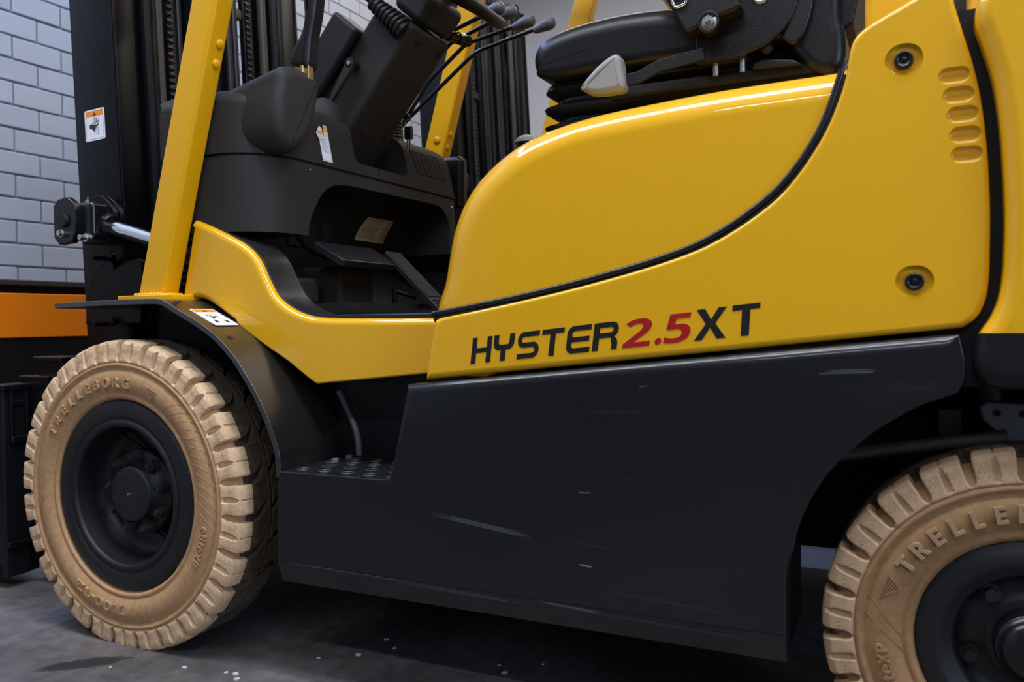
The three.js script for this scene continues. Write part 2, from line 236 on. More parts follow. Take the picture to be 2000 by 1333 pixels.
// --- step well
const ringGeo = new THREE.TorusGeometry(0.0115, 0.0025, 8, 24).rotateX(Math.PI / 2).scale(1, 0.7, 1);
for (const far of [0, 1]) {
  const mz = z => far ? MIRROR - z : z, fl = g => far ? flip(g) : g;
  const st = part('step_plate', fl(rbox(0.446, 0.702, 0.400, 0.4125, -0.205, -0.002, 0.002)), M.black, body, 'black step plate with raised grip rings');
  for (let r = 0; r < 4; r++) for (let k = 0; k < 5; k++) { const x = 0.480 + k * 0.052 + (r % 2) * 0.026, z = -0.030 - r * 0.044; if (x > 0.690) continue; const m = part('grip_ring', ringGeo, M.litRim, st); m.position.set(x, 0.4134, mz(z)); }
  for (const [x, z] of [[0.487, -0.118], [0.487, -0.165]]) { const b = part('bolt', hexNut(0.008, 0.007), M.weld, st); b.position.set(x, 0.417, mz(z)); b.rotation.y = 0.3; }
  part('step_riser', fl(box(0.43, 0.80, 0.36, 0.72, -0.225, -0.205)), M.black, body);
  part('weld_seam', fl(tube([V(0.433, 0.549, -0.2035), V(0.45, 0.52, -0.2035), V(0.472, 0.479, -0.2035), V(0.482, 0.445, -0.2035), V(0.484, 0.415, -0.2035)], 0.0072, 30, 8)), M.weld, body, 'bright weld seam on the black step riser');
}
// --- front fender
const fenderPath = curve([[-0.196, 0.7465], [-0.08, 0.749], [0.024, 0.7505], [0.115, 0.7505], [0.137, 0.748], [0.153, 0.743], [0.19, 0.725], [0.244, 0.7], [0.289, 0.673], [0.318, 0.65], [0.344, 0.624], [0.365, 0.598], [0.386, 0.57], [0.406, 0.538], [0.422, 0.508], [0.437, 0.474], [0.447, 0.442], [0.449, 0.40]], 70);
const fenderGeo = plateSweep(fenderPath, -0.215, 0.0, 0.0115);
const fenderAt = x => { for (let i = 0; i + 1 < fenderPath.length; i++) if (fenderPath[i][0] <= x && fenderPath[i + 1][0] >= x) { const a = fenderPath[i], b = fenderPath[i + 1], t = (x - a[0]) / (b[0] - a[0]); return [x, a[1] + (b[1] - a[1]) * t, Math.atan2(b[1] - a[1], b[0] - a[0])]; } return fenderPath[0]; };
let fender;
for (const far of [0, 1]) { const f = part('fender', far ? flip(fenderGeo) : fenderGeo, M.fender, body, 'bent black steel fender over the front tyre'); if (!far) fender = f; }
function decal(name, w, h, tex, parent, label) { const g = pillow(roundRect(-w / 2, w / 2, -h / 2, h / 2, Math.min(w, h) * 0.06), 0.0008, 0, 0.0003, 2), u = g.attributes.uv, p = g.attributes.position; for (let i = 0; i < u.count; i++) u.setXY(i, p.getX(i) / w + 0.5, p.getY(i) / h + 0.5); return part(name, g, std(0xffffff, { map: tex, roughness: 0.35 }), parent, label); }
const frame = (g, w, h, band) => { g.fillStyle = '#e9ebf0'; g.fillRect(0, 0, w, h); g.strokeStyle = '#30343c'; g.lineWidth = w * 0.012; g.strokeRect(w * 0.06, w * 0.06, w * 0.88, h - w * 0.12); g.fillStyle = '#f08c12'; g.fillRect(w * 0.06, w * 0.06, w * 0.88, band); g.fillStyle = '#221a10'; const cx = w / 2, ty = w * 0.06 + band * 0.18, by = w * 0.06 + band * 0.85; g.beginPath(); g.moveTo(cx, ty); g.lineTo(cx + band * 0.42, by); g.lineTo(cx - band * 0.42, by); g.fill(); };
{ // warning label on the fender: truck side view
  const t = canvasTex(256, 380, (g, w, h) => {
    frame(g, w, h, 64); g.strokeStyle = '#1c1c20'; g.fillStyle = '#1c1c20'; g.lineWidth = 5;
    g.strokeRect(70, 130, 110, 60); g.beginPath(); g.arc(86, 150, 12, 0, 7); g.fill(); g.beginPath(); g.ellipse(112, 190, 16, 34, -0.5, 0, 7); g.fill(); g.beginPath(); g.ellipse(150, 185, 26, 14, 0.2, 0, 7); g.fill();
    g.strokeRect(88, 225, 96, 60); g.fillRect(62, 262, 34, 62); g.fillRect(176, 262, 34, 62); g.fillStyle = '#8c1414'; g.beginPath(); g.arc(104, 214, 12, 0, 7); g.fill();
  });
  const [x, y, a] = fenderAt(0.2235), d = decal('warning_label', 0.066, 0.082, t, fender, 'white and orange warning label with a truck pictogram');
  const ex = V(0, 0, -1), ey = V(-Math.cos(a), -Math.sin(a), 0), ez = V(-Math.sin(a), Math.cos(a), 0); d.quaternion.setFromRotationMatrix(new THREE.Matrix4().makeBasis(ex, ey, ez)); d.position.set(x, y + 0.0004, -0.061);
  const [hx, hy, ha] = fenderAt(0.296), ho = part('bolt_hole', new THREE.CylinderGeometry(0.0065, 0.0065, 0.0012, 20), M.void, fender); ho.position.set(hx, hy, -0.032); ho.rotation.z = ha;
}
// --- yellow sill panel and rubber mat
const sillTop = curve([[0.128, 0.924], [0.168, 0.909], [0.221, 0.886], [0.272, 0.86], [0.305, 0.83], [0.329, 0.788], [0.353, 0.752], [0.393, 0.725], [0.444, 0.709], [0.501, 0.7045]], 60);
const sillLow = curve([[0.461, 0.573], [0.45, 0.576], [0.407, 0.603], [0.382, 0.619], [0.325, 0.65], [0.259, 0.689], [0.194, 0.729], [0.15, 0.75], [0.094, 0.757]], 50);
const sillGeo = pillow([...sillTop, [0.62, 0.703], [0.80, 0.702], [0.80, 0.607], [0.70, 0.596], ...sillLow], -0.10, -0.15, p => p[1] > 0.7 && p[0] > 0.12 ? 0.014 : 0.004, 5);
for (const far of [0, 1]) part('sill_panel', far ? flip(sillGeo) : sillGeo, M.yellow, body, 'yellow sill panel with an S-curved top edge');
const matPath = [[0.09, 0.925], ...sillTop.map(p => [p[0] + 0.003, p[1] - 0.002]), [0.6, 0.7025], [0.79, 0.7025]];
const matGeo = plateSweep(matPath.map(p => [p[0], p[1] + 0.003]), -0.20, -0.116, 0.006);
for (const far of [0, 1]) part('floor_mat_edge', far ? flip(matGeo) : matGeo, M.rubber, body, 'black rubber floor mat curling up along the sill');
part('floor_plate', box(0.28, 0.80, 0.682, 0.6985, -1.03, -0.12), M.rubber, body);
part('mat_rim', rbox(0.50, 0.79, 0.6985, 0.712, -0.125, -0.113, 0.003), M.rubber, body);

// --- engine hood
const hoodFront = curve([[0.786, 0.60], [0.775, 0.66], [0.770, 0.722], [0.782, 0.778], [0.796, 0.845], [0.812, 0.888], [0.835, 0.925], [0.865, 0.955], [0.905, 0.983], [0.955, 1.006], [1.02, 1.022], [1.108, 1.034], [1.272, 1.045], [1.44, 1.049]], 80);
const grooveUp = curve([[1.452, 1.045], [1.448, 1.03], [1.427, 0.972], [1.393, 0.917], [1.35, 0.872], [1.276, 0.824], [1.197, 0.794], [1.071, 0.763], [0.934, 0.736], [0.78, 0.712]], 60);
const hoodRad = p => { if (p[1] < 0.78 && p[0] < 0.80) return 0.006 + 0.056 * Math.max(0, Math.min(1, (p[1] - 0.62) / 0.14)); const onTop = p[0] < 1.445 && p[1] > 0.72 && (p[0] < 0.83 || p[1] > 0.9) && !(p[0] > 1.38 && p[1] < 1.04); if (!onTop) return 0.006; return 0.062 - 0.012 * Math.max(0, Math.min(1, (p[0] - 0.84) / 0.2)); };
const hoodLine = [...hoodFront, [1.47, 1.046], [1.47, 0.93], [1.40, 0.84], [1.28, 0.78], [1.1, 0.70], [0.95, 0.62], [0.88, 0.60]];
const hood = part('engine_hood', pillow(hoodLine, -0.026, MIRROR + 0.026, (p) => hoodRad(p), 9), M.yellow, body, 'smooth yellow engine hood under the seat');
const grooveMid = [...grooveUp].map(p => [p[0], p[1] - 0.006]);
for (const far of [0, 1]) {
  const lift = (d, z) => grooveMid.map(p => V(p[0] + d * 0.45, p[1] - d, z));
  const a = tube(lift(-0.003, -0.0235), 0.0048, 90, 8), b = tube(lift(0.0058, -0.0265), 0.0062, 90, 8);
  part('hood_seal', far ? flip(a) : a, M.seal, body, 'black rubber seal along the hood edge'); part('hood_seal', far ? flip(b) : b, M.seal, body);
}
// --- rear side panel
const grooveLow = curve([[0.786, 0.700], [0.936, 0.7255], [1.073, 0.7525], [1.199, 0.7835], [1.277, 0.812], [1.351, 0.858], [1.393, 0.901], [1.428, 0.955], [1.448, 1.003], [1.457, 1.034]], 60);
const panelRear = curve([[1.5892, 1.107], [1.599, 1.07], [1.613, 1.018], [1.622, 0.967], [1.628, 0.906], [1.631, 0.84], [1.631, 0.79], [1.630, 0.746], [1.626, 0.716], [1.616, 0.693], [1.599, 0.679]], 50);
const panelLine = [[0.764, 0.5925], [0.772, 0.64], ...grooveLow, ...curve([[1.4575, 1.04], [1.463, 1.071], [1.472, 1.086], [1.487, 1.097]], 10), [1.54, 1.122], ...curve([[1.556, 1.131], [1.574, 1.137], [1.585, 1.129], [1.589, 1.108]], 8).slice(0, -1), ...panelRear];
let panelGeo = pillow(panelLine, -0.016, -0.06, p => p[0] < 0.79 ? 0.012 : (p[0] > 1.45 && p[1] > 1.03) ? 0.008 : p[0] > 1.58 ? 0.009 : 0.007, 6);
const latchAt = [[1.529, 1.041], [1.542, 0.742]], louvre = [[1.589, 1.012], [1.594, 0.986], [1.599, 0.960], [1.602, 0.933], [1.6035, 0.907]];
const dent = (w, h, d, x, y) => pillow(roundRect(-w / 2, w / 2, -h / 2, h / 2, h / 2 - 0.0001, 9), d, -0.02, d * 0.98, 6).rotateY(Math.PI).translate(x, y, -0.0161);   // rounded tray pressed d deep
for (const [x, y] of latchAt) panelGeo = csg(panelGeo, dent(0.048, 0.044, 0.0065, x, y));
for (const [x, y] of louvre) panelGeo = csg(panelGeo, dent(0.038, 0.0225, 0.0052, x, y));
for (const far of [0, 1]) {
  const p = part('side_panel', far ? flip(panelGeo) : panelGeo, M.yellow, body, 'yellow rear side panel with five louvre dimples and lettering');
  const z = far ? MIRROR + 0.022 : -0.022, s = far ? -1 : 1;
  for (const [x, y] of latchAt) {
    const l = part('latch', lathe([[0.0001, 0.008], [0.004, 0.0085], [0.005, 0.006], [0.0095, 0.0085], [0.0115, 0.010], [0.0135, 0.008], [0.0142, 0.003], [0.0142, -0.006], [0.0001, -0.006]], 32), M.blackGloss, p, 'round black quarter-turn latch'); l.position.set(x, y, z + s * 0.001); l.scale.set(0.86, 0.86, 0.9); if (far) l.rotation.y = Math.PI;
  }
}
// lettering on the side panel
const side = body.children.filter(m => m.name === 'side_panel')[0];
{
  const L = (g, x0, x1, h0, h1, mat, slant = 0.13) => { g.computeBoundingBox(); const b = g.boundingBox, w = b.max.x - b.min.x, h = b.max.y - b.min.y, p = g.attributes.position; for (let i = 0; i < p.count; i++) { const u = (p.getX(i) - b.min.x) / w, v = (p.getY(i) - b.min.y) / h, hh = (h0 + (h1 - h0) * v), X = x0 + (x1 - x0) * u + slant * hh; p.setXYZ(i, X, 0.622 + (x0 + (x1 - x0) * u - 0.857) * 0.1035 + hh, -0.016 + p.getZ(i)); } g.computeVertexNormals(); return part('letter', g, mat, side, mat === M.decalRed ? 'red letter decal' : 'black letter decal'); };
  const ex = shapes => new THREE.ExtrudeGeometry(shapes, { depth: 0.0006, bevelEnabled: false, curveSegments: 10 });
  const poly = pts => new THREE.Shape(pts.map(p => new THREE.Vector2(...p)));
  const bar = (x0, y0, x1, y1) => poly([[x0, y0], [x1, y0], [x1, y1], [x0, y1]]);
  const bend = (cx, cy, r, t, a0, a1) => { const s = new THREE.Shape(), A = a0 * Math.PI / 180, B = a1 * Math.PI / 180; s.absarc(cx, cy, r, A, B, false); s.absarc(cx, cy, r - t, B, A, true); return s; };
  const t = 0.24, ht = 0.19;
  const H = [bar(0, 0, t, 1), bar(0.76, 0, 1, 1), bar(t, 0.40, 0.76, 0.40 + ht)];
  const Y = [bar(0, 0.70, t, 1), bar(0.76, 0.70, 1, 1), bend(0.28, 0.70, 0.28, t, 180, 270), bend(0.72, 0.70, 0.28, t, 270, 360), bar(0.27, 0.42, 0.73, 0.62), bar(0.38, 0, 0.62, 0.43)];
  const Sx = [bar(0.28, 1 - ht, 1, 1), bend(0.28, 0.705, 0.295, 0.19, 90, 270), bar(0.27, 0.41, 0.72, 0.60), bend(0.72, 0.30, 0.30, 0.2, -90, 90), bar(0, 0, 0.73, ht)];
  const T = [bar(0, 1 - ht, 1, 1), bar(0.38, 0, 0.62, 1 - ht)];
  const E = [bar(0.28, 1 - ht, 1, 1), bend(0.28, 0.72, 0.28, 0.21, 90, 180), bar(0, 0.28, 0.22, 0.72), bend(0.28, 0.28, 0.28, 0.21, 180, 270), bar(0.28, 0, 1, ht), bar(0.21, 0.41, 0.95, 0.59)];
  const Rr = [bar(0, 0, t, 1), bar(t - 0.01, 1 - ht, 0.7, 1), bend(0.7, 0.72, 0.28, 0.2, -90, 90), bar(t - 0.01, 0.44, 0.7, 0.62), bend(0.72, 0.22, 0.26, 0.22, 0, 90), bar(0.76, 0, 0.98, 0.23)];
  const toX = px => 0.857 + (px - 920) * 0.000942 - Math.max(0, px - 1100) ** 2 * 2.35e-7;
  [[H, 921, 961], [Y, 965, 1006], [Sx, 1013, 1055], [T, 1059, 1101], [E, 1107, 1151], [Rr, 1156, 1202]].forEach(([s, a, b]) => L(ex(s), toX(a), toX(b), 0, 0.0445, M.decalBlack));
  const glyph = c => ex(font.generateShapes(c, 1));
  L(glyph('2'), toX(1212), toX(1262), 0, 0.0445, M.decalRed, 0.2); L(ex([poly(Array.from({ length: 20 }, (_, i) => [Math.cos(i * 0.31416), Math.sin(i * 0.31416)]))]), toX(1271), toX(1283), 0, 0.0105, M.decalRed, 0.2); L(glyph('5'), toX(1287), toX(1334), 0, 0.045, M.decalRed, 0.2);
  L(glyph('X'), toX(1344), toX(1402), 0, 0.0465, M.decalBlack, 0.08); L(glyph('T'), toX(1412), toX(1463), 0, 0.0465, M.decalBlack, 0.06);
}
// --- inner structure of the rear body
part('body_core', merge([box(0.95, 1.575, 0.60, 0.98, -1.09, -0.07), box(0.82, 0.96, 0.60, 0.84, -1.09, -0.07)]), M.void, body);
part('engine_block', merge([box(0.73, 1.33, 0.30, 0.57, -1.12, -0.035), box(0.84, 1.33, 0.57, 0.69, -1.08, -0.07), box(0.45, 0.73, 0.25, 0.395, -1.12, -0.035), box(0.45, 0.73, 0.395, 0.68, -0.92, -0.23), box(1.3, 1.60, 0.60, 0.66, -1.12, -0.035)]), M.void, body);
// --- counterweight
const cwEdge = curve([[1.68, 1.128], [1.645, 1.124], [1.618, 1.105], [1.612, 1.075], [1.620, 1.045], [1.632, 1.0], [1.639, 0.95], [1.643, 0.904], [1.646, 0.838], [1.646, 0.79], [1.644, 0.746], [1.639, 0.716], [1.630, 0.692], [1.618, 0.672], [1.612, 0.648], [1.6125, 0.625], [1.625, 0.606], [1.65, 0.600]], 90);
const cwGeo = pillow([...cwEdge, [2.2, 0.595], ...curve([[2.25, 0.60], [2.30, 0.65], [2.33, 0.80], [2.30, 0.98], [2.22, 1.06], [2.10, 1.095]], 24)], 0.012, MIRROR - 0.012, 0.022, 8);
part('rear_gap_shade', box(1.56, 1.665, 0.60, 1.10, MIRROR + 0.032, -0.032), M.void, body);  // black box added behind the gap, stands in for its shade
part('counterweight', cwGeo, M.yellow, body, 'yellow cast counterweight at the rear');
part('counterweight_skirt', pillow([[2.27, 0.6725], [1.6185, 0.6725], ...curve([[1.6165, 0.669], [1.6115, 0.648], [1.612, 0.624], [1.624, 0.605], [1.65, 0.599]], 14), [2.26, 0.594]], 0.0127, MIRROR - 0.0127, p => p[1] > 0.671 ? 0.0004 : 0.0225, 8), M.black, body, 'black lower part of the counterweight');
part('counterweight_foot', box(1.95, 2.2, 0.24, 0.62, -1.02, -0.13), M.black, body);
// --- rear pillar of the overhead guard
for (const far of [0, 1]) { const g = rbox(1.477, 1.56, 0.95, 2.06, -0.155, -0.085, 0.012, 3); part('rear_pillar', far ? flip(g) : g, M.yellowPlain, body, 'yellow rear pillar of the overhead guard'); }

// --- front legs of the overhead guard
const lean = 0.2895;
function leg(far) {
  const shape = roundRect(-0.0375, 0.0375, -0.025, 0.025, 0.009), H0 = 0.757, H1 = 2.08;
  const g = pillow(shape, H1, H0, 0.002, 1), p = g.attributes.position, n = g.attributes.normal; const a = [];
  for (let i = 0; i < p.count; i++) { const x = p.getX(i), v = p.getY(i), h = p.getZ(i); p.setXYZ(i, 0.0365 + x + (h - 0.764) * lean, h, -0.085 + (-v)); const q = V(n.getX(i), -n.getX(i) * lean + n.getZ(i), -n.getY(i)).normalize(); n.setXYZ(i, q.x, q.y, q.z); }
  const L = part('guard_leg', far ? flip(g) : g, M.yellowPlain, body, 'yellow leaning front leg of the overhead guard');
  const bp = pillow(roundRect(-0.048, 0.122, 0.045, 0.135, 0.004, 2), 0.7605, 0.7505, 0.002, 2); faceUp(bp); part('foot_plate', far ? flip(bp) : bp, M.yellowPlain, L);
  const pts = []; for (let k = 0; k <= 26; k++) pts.push(V(-0.006 + k * 0.0032, 0.7612 + 0.0012 * Math.sin(k * 2.1), -0.0585 + 0.001 * Math.cos(k * 1.7))); pts.push(V(0.085, 0.7612, -0.075), V(0.084, 0.7612, -0.105));
  const wg = tube(pts, 0.0045, 60, 8); part('weld_bead', far ? flip(wg) : wg, M.yellowPlain, L);
  const q = new THREE.Quaternion().setFromUnitVectors(V(0, 1, 0), V(1, -lean, 0).normalize());
  for (const [y, z] of [[1.285, -0.091], [1.245, -0.091]]) { const r = part('rivet', dome(0.0105, 0.006), M.yellowPlain, L); r.position.set(0.0365 + 0.0375 + (y - 0.764) * lean, y, far ? MIRROR - z : z); r.quaternion.copy(q); }
  if (far) { const r = part('rivet', dome(0.0125, 0.008), M.yellowPlain, L); r.position.set(0.0365 + (1.268 - 0.764) * lean + 0.004, 1.268, MIRROR + 0.11); r.rotation.x = Math.PI / 2; }
}
leg(0); leg(1);
part('guard_roof', merge([rbox(0.36, 1.58, 2.05, 2.11, -0.125, -0.06, 0.012), rbox(0.36, 1.58, 2.05, 2.11, -1.09, -1.025, 0.012), ...[0.39, 0.56, 0.72, 0.88, 1.04, 1.2, 1.36, 1.55].map(x => rbox(x - 0.022, x + 0.022, 2.06, 2.10, -1.07, -0.08, 0.008))]), M.yellowPlain, body, 'yellow barred roof of the overhead guard');

// --- wheels
function wheel(cx, cy, R, ring, rimR, W, N, rear, zOut) {
  const parts = [], k = R / 0.338, D = 0.012;
  // sidewall, from the bead to the foot of the lugs
  const dr = ring - rimR, sw = [[rimR - 0.004, -0.030], [rimR, -0.012], [rimR + 0.004, -0.006], [rimR + 0.008, -0.0035], [rimR + 0.0115, -0.0045], [rimR + 0.014, -0.0055]];
  for (let i = 0; i <= 8; i++) { const t = i / 8; sw.push([rimR + 0.016 + (dr - 0.026) * t, -0.0055 + 0.0075 * Math.sin(t * Math.PI) ** 0.8 + 0.002 * t]); }
  sw.push([ring - 0.006, -0.0025], [ring - 0.003, 0.0005], [ring, 0.001], [ring + 0.003, -0.001], [ring + 0.006, -0.004], [R - 0.024, -0.012], [R - 0.014, -0.022], [R - 0.013, -0.034]);
  const tyre = part('tyre', lathe(sw, 128), rear ? M.side : M.sideFrontLit, body, rear ? 'worn beige rear tyre with raised lettering' : 'beige front tyre paled for stronger light, with raised lettering'); parts.push(tyre);
  const base = lathe([[R - 0.013, -0.032], [R - 0.0115, -0.06], [R - 0.011, -W / 2], [R - 0.0115, -W + 0.06], [R - 0.013, -W + 0.03]], 96); part('tread_base', base, M.tread, tyre);
  part('inner_sidewall', lathe([[R - 0.013, -W + 0.031], [R - 0.015, -W + 0.01], [ring, -W], [rimR, -W + 0.01], [rimR - 0.004, -W + 0.03]], 64), M.side, tyre);
  // shoulder lugs: a grid of (s along the profile, angle), with a teardrop dent
  const prof = [[ring + 0.004, -0.0035], [ring + 0.008, 0.0], [ring + (R - ring) * 0.45, -0.0025], [R - 0.010, -0.0035], [R - 0.003, -0.009], [R, -0.018], [R, -0.042]];
  const pc = new THREE.CatmullRomCurve3(prof.map(p => V(p[0], p[1], 0))), pitch = 2 * Math.PI / N;
  const ns = 20, nt = 24, P = [], idx = [], UV = [];
  for (let i = 0; i <= ns; i++) {
    const s = i / ns, c = pc.getPoint(s), tg = pc.getTangent(s), nx = tg.y, ny = -tg.x; const out = [-nx, -ny];   // outward normal in (r, z)
    const open = Math.sqrt(Math.max(0, Math.min(1, (s - 0.14) / 0.14))), gap = 0.19 * open + 0.05 * s, half = pitch / 2 * (1 - gap), skew = -0.01 * s * s;
    for (let j = -1; j <= nt + 1; j++) {
      const jj = Math.max(0, Math.min(nt, j)), t = jj / nt * 2 - 1, edge = j < 0 || j > nt; let d = 0;
      if (!edge) { const sc = (s - 0.30) / (s < 0.30 ? 0.17 : 0.34), wdt = 0.27 * Math.sqrt(Math.max(0, 1 - sc * sc)) * (s > 0.30 ? 1 - 0.5 * sc : 1); if (Math.abs(sc) < 1 && wdt > 0.02) { const e = Math.abs(t) / wdt; if (e < 1) d = -0.0065 * k * Math.min(1, (1 - e) * 2.2) * Math.min(1, (1 - Math.abs(sc)) * 3); } if (s > 0.72 && Math.abs(t) < 0.06) d = -0.003 * k; if (Math.abs(t) > 0.93) d -= 0.0015; if (i === 0) d -= 0.002; } else d = -0.013 * open - 0.001;
      const r = c.x + out[0] * d, z = c.y + out[1] * d, a = t * half + skew + (edge ? Math.sign(t) * 0.004 * open : 0); P.push(r * Math.cos(a), r * Math.sin(a), z); UV.push(a * R * 1.5, s * 0.11);
    }
  }
  const cols = nt + 3; for (let i = 0; i < ns; i++) for (let j = 0; j < cols - 1; j++) { const a = i * cols + j, b = a + 1, c = a + cols, d = c + 1; idx.push(a, c, b, b, c, d); }
  const lg = new THREE.BufferGeometry(); lg.setAttribute('position', new THREE.Float32BufferAttribute(P, 3)); lg.setAttribute('uv', new THREE.Float32BufferAttribute(UV, 2)); lg.setIndex(idx); lg.computeVertexNormals();
  { const p = lg.attributes.position, n = lg.attributes.normal, m = (ns >> 1) * cols + (cols >> 1); if (n.getZ(m) < 0) { const ix = lg.index.array; for (let i = 0; i < ix.length; i += 3) { const q = ix[i + 1]; ix[i + 1] = ix[i + 2]; ix[i + 2] = q; } lg.computeVertexNormals(); } }
  const lugGeo = soft(lg, 0.6);
  // tread block behind each shoulder lug, with a hooked inner end
  const block = (za, zb, bend) => {
    const q = [], ix = [], uv = [], n = 8; const half = pitch * 0.375;
    for (let i = 0; i <= n; i++) { const s = i / n, z = za + (zb - za) * s, sh = -0.012 + bend * (s ** 2.2) * pitch; for (const [t, d] of [[-1.04, 0.014], [-1, 0.0], [-0.5, 0], [0, 0], [0.5, 0], [1, 0], [1.04, 0.014]]) { const a = t * half + sh, r = R - d - (i === n ? 0.012 : 0); q.push(r * Math.cos(a), r * Math.sin(a), z); uv.push(a, z); } }
    for (let i = 0; i < n; i++) for (let j = 0; j < 6; j++) { const a = i * 7 + j, b = a + 1, c = a + 7, d = c + 1; ix.push(a, c, b, b, c, d); }
    const g = new THREE.BufferGeometry(); g.setAttribute('position', new THREE.Float32BufferAttribute(q, 3)); g.setAttribute('uv', new THREE.Float32BufferAttribute(uv, 2)); g.setIndex(ix); g.computeVertexNormals();
    const m = 3 * 7 + 3; if (g.attributes.normal.getX(m) < 0) { for (let i = 0; i < ix.length; i += 3) { const w = ix[i + 1]; ix[i + 1] = ix[i + 2]; ix[i + 2] = w; } g.setIndex(ix); g.computeVertexNormals(); } return soft(g, 0.5);
  };
  const b1 = block(-0.042, -0.086, 0.5), b2 = block(-W + 0.042, -W + 0.086, -0.5);
  part('tread_centre', lathe([[R - 0.013, -0.080], [R - 0.001, -0.084], [R, -0.087], [R, -W + 0.087], [R - 0.001, -W + 0.084], [R - 0.013, -W + 0.080]], 96), M.tread, tyre);
  for (let i = 0; i < N; i++) { const a = (i + 0.5) * pitch + (rear ? 0.06 : 0.17); for (const [n, g, m] of [['lug', lugGeo, rear ? M.tyre : M.tyreFrontLit], ['tread_block', b1, M.tread], ['tread_block', b2, M.tread]]) { const o = part(n, g, m, tyre); o.rotation.z = a + (g === b2 ? pitch * 0.5 : 0); } }
  // raised lettering
  const zSide = r => { const t = Math.min(1, Math.max(0, (r - rimR - 0.016) / (dr - 0.026))); return -0.0055 + 0.0075 * Math.sin(t * Math.PI) ** 0.8 + 0.002 * t; };
  const put = (txt, size, r, a0, step, depth = 0.0022, mat = rear ? M.side : M.sideFrontLit) => [...txt].forEach((ch, i) => { if (ch === ' ') return; const g = new TextGeometry(ch, { font, size, depth, bevelEnabled: true, bevelThickness: 0.0006, bevelSize: 0.0005, bevelSegments: 2, curveSegments: 6 }); g.computeBoundingBox(); const b = g.boundingBox; g.translate(-(b.min.x + b.max.x) / 2, -size / 2, 0); const a = (a0 - i * step) * Math.PI / 180, o = part('letter', g, mat, tyre, 'raised letter on the sidewall'); o.position.set(r * Math.cos(a), r * Math.sin(a), zSide(r) - 0.001); o.rotation.z = a - Math.PI / 2; });
  const putBent = (txt, size, r, a0, span, depth) => {   // a whole word curved along the sidewall, span in degrees
    const g = new TextGeometry(txt, { font, size, depth, bevelEnabled: true, bevelThickness: 0.0006, bevelSize: 0.0004, bevelSegments: 1, curveSegments: 6 }); g.computeBoundingBox(); const b = g.boundingBox, p = g.attributes.position;
    for (let i = 0; i < p.count; i++) { const a = (a0 - (p.getX(i) - b.min.x) / (b.max.x - b.min.x) * span) * Math.PI / 180, q = r - size / 2 + p.getY(i); p.setXYZ(i, q * Math.cos(a), q * Math.sin(a), zSide(r) - 0.001 + p.getZ(i)); }
    g.computeVertexNormals(); part('raised_lettering', g, rear ? M.side : M.sideFrontLit, tyre, 'raised word on the sidewall');
  };
  const emblem = (r, adeg, s) => { const ex = pts => new THREE.ExtrudeGeometry(new THREE.Shape(pts.map(p => new THREE.Vector2(...p))), { depth: 0.002, bevelEnabled: false }); const bar = (x0, y0, x1, y1, w) => { const l = Math.hypot(x1 - x0, y1 - y0), nx = -(y1 - y0) / l * w / 2, ny = (x1 - x0) / l * w / 2; return ex([[x0 + nx, y0 + ny], [x0 - nx, y0 - ny], [x1 - nx, y1 - ny], [x1 + nx, y1 + ny]]); };
    const A = [1, 0.6], B = [-1, 0.6], C = [0.3, -0.65], bars = [bar(A[0] + 0.05, 0.6, B[0] - 0.05, 0.6, 0.1), bar(B[0], B[1], C[0], C[1], 0.1)];
    for (let i = 0; i < 4; i++) { const t = i / 4, p = [A[0] + (B[0] - A[0]) * t, 0.6], q = [C[0] + (B[0] - C[0]) * t, C[1] + (B[1] - C[1]) * t]; bars.push(bar(p[0], p[1], q[0], q[1], 0.1)); if (i) bars.push(bar(p[0] + 0.22, p[1], q[0] + 0.17, q[1] - 0.16, 0.08)); }
    const g = merge(bars).scale(s, s, 1); const a = adeg * Math.PI / 180, o = part('emblem', g, rear ? M.side : M.sideFrontLit, tyre, 'raised striped emblem on the sidewall'); o.position.set(r * Math.cos(a), r * Math.sin(a), zSide(r) - 0.0008); o.rotation.z = a - Math.PI / 2; };
  const rib = (a0, bend, r0, r1) => { const pts = []; for (let i = 0; i <= 6; i++) { const t = i / 6, a = (a0 + bend * (t ** 1.4)) * Math.PI / 180, r = r0 + (r1 - r0) * t; const tt = (r - rimR - 0.016) / (dr - 0.026), z = -0.0055 + 0.0075 * Math.sin(Math.min(1, Math.max(0, tt)) * Math.PI) ** 0.8 + 0.002 * tt; pts.push(V(r * Math.cos(a), r * Math.sin(a), z)); } part('sidewall_rib', tube(pts, 0.0006, 14, 5), rear ? M.side : M.sideFrontLit, tyre); };
  if (!rear) {
    put('TRELLEBORG', 0.021, 0.247, 147.5, 7.2, 0.0042); emblem(0.246, 66, 0.0165); putBent('eliteXP', 0.017, 0.252, -9.5, 20, 0.0036); putBent('7.00-12', 0.0195, 0.247, -88, 37, 0.0032);
    for (let i = 0; i < 13; i++) rib(56 - i * 4.9, -9, rimR + 0.016, ring - 0.006); for (let i = 0; i < 10; i++) rib(-34 - i * 5.2, -9, rimR + 0.016, ring - 0.006); for (let i = 0; i < 4; i++) rib(-178 + i * 9, 14, rimR + 0.016, ring - 0.006); for (let i = 0; i < 2; i++) rib(-142 + i * 8, 12, rimR + 0.016, ring - 0.006);
  } else {
    put('TRELLEBORG', 0.0225, 0.181, 147, 8.9, 0.0045, M.worn); emblem(0.181, 160, 0.0165); putBent('eliteXP', 0.015, 0.184, -150, 25, 0.0022);
    for (let i = 0; i < 2; i++) rib(166 + i * 7, 16, ring - 0.006, rimR + 0.014); for (let i = 0; i < 10; i++) rib(40 - i * 8, -10, rimR + 0.016, ring - 0.006);
  }
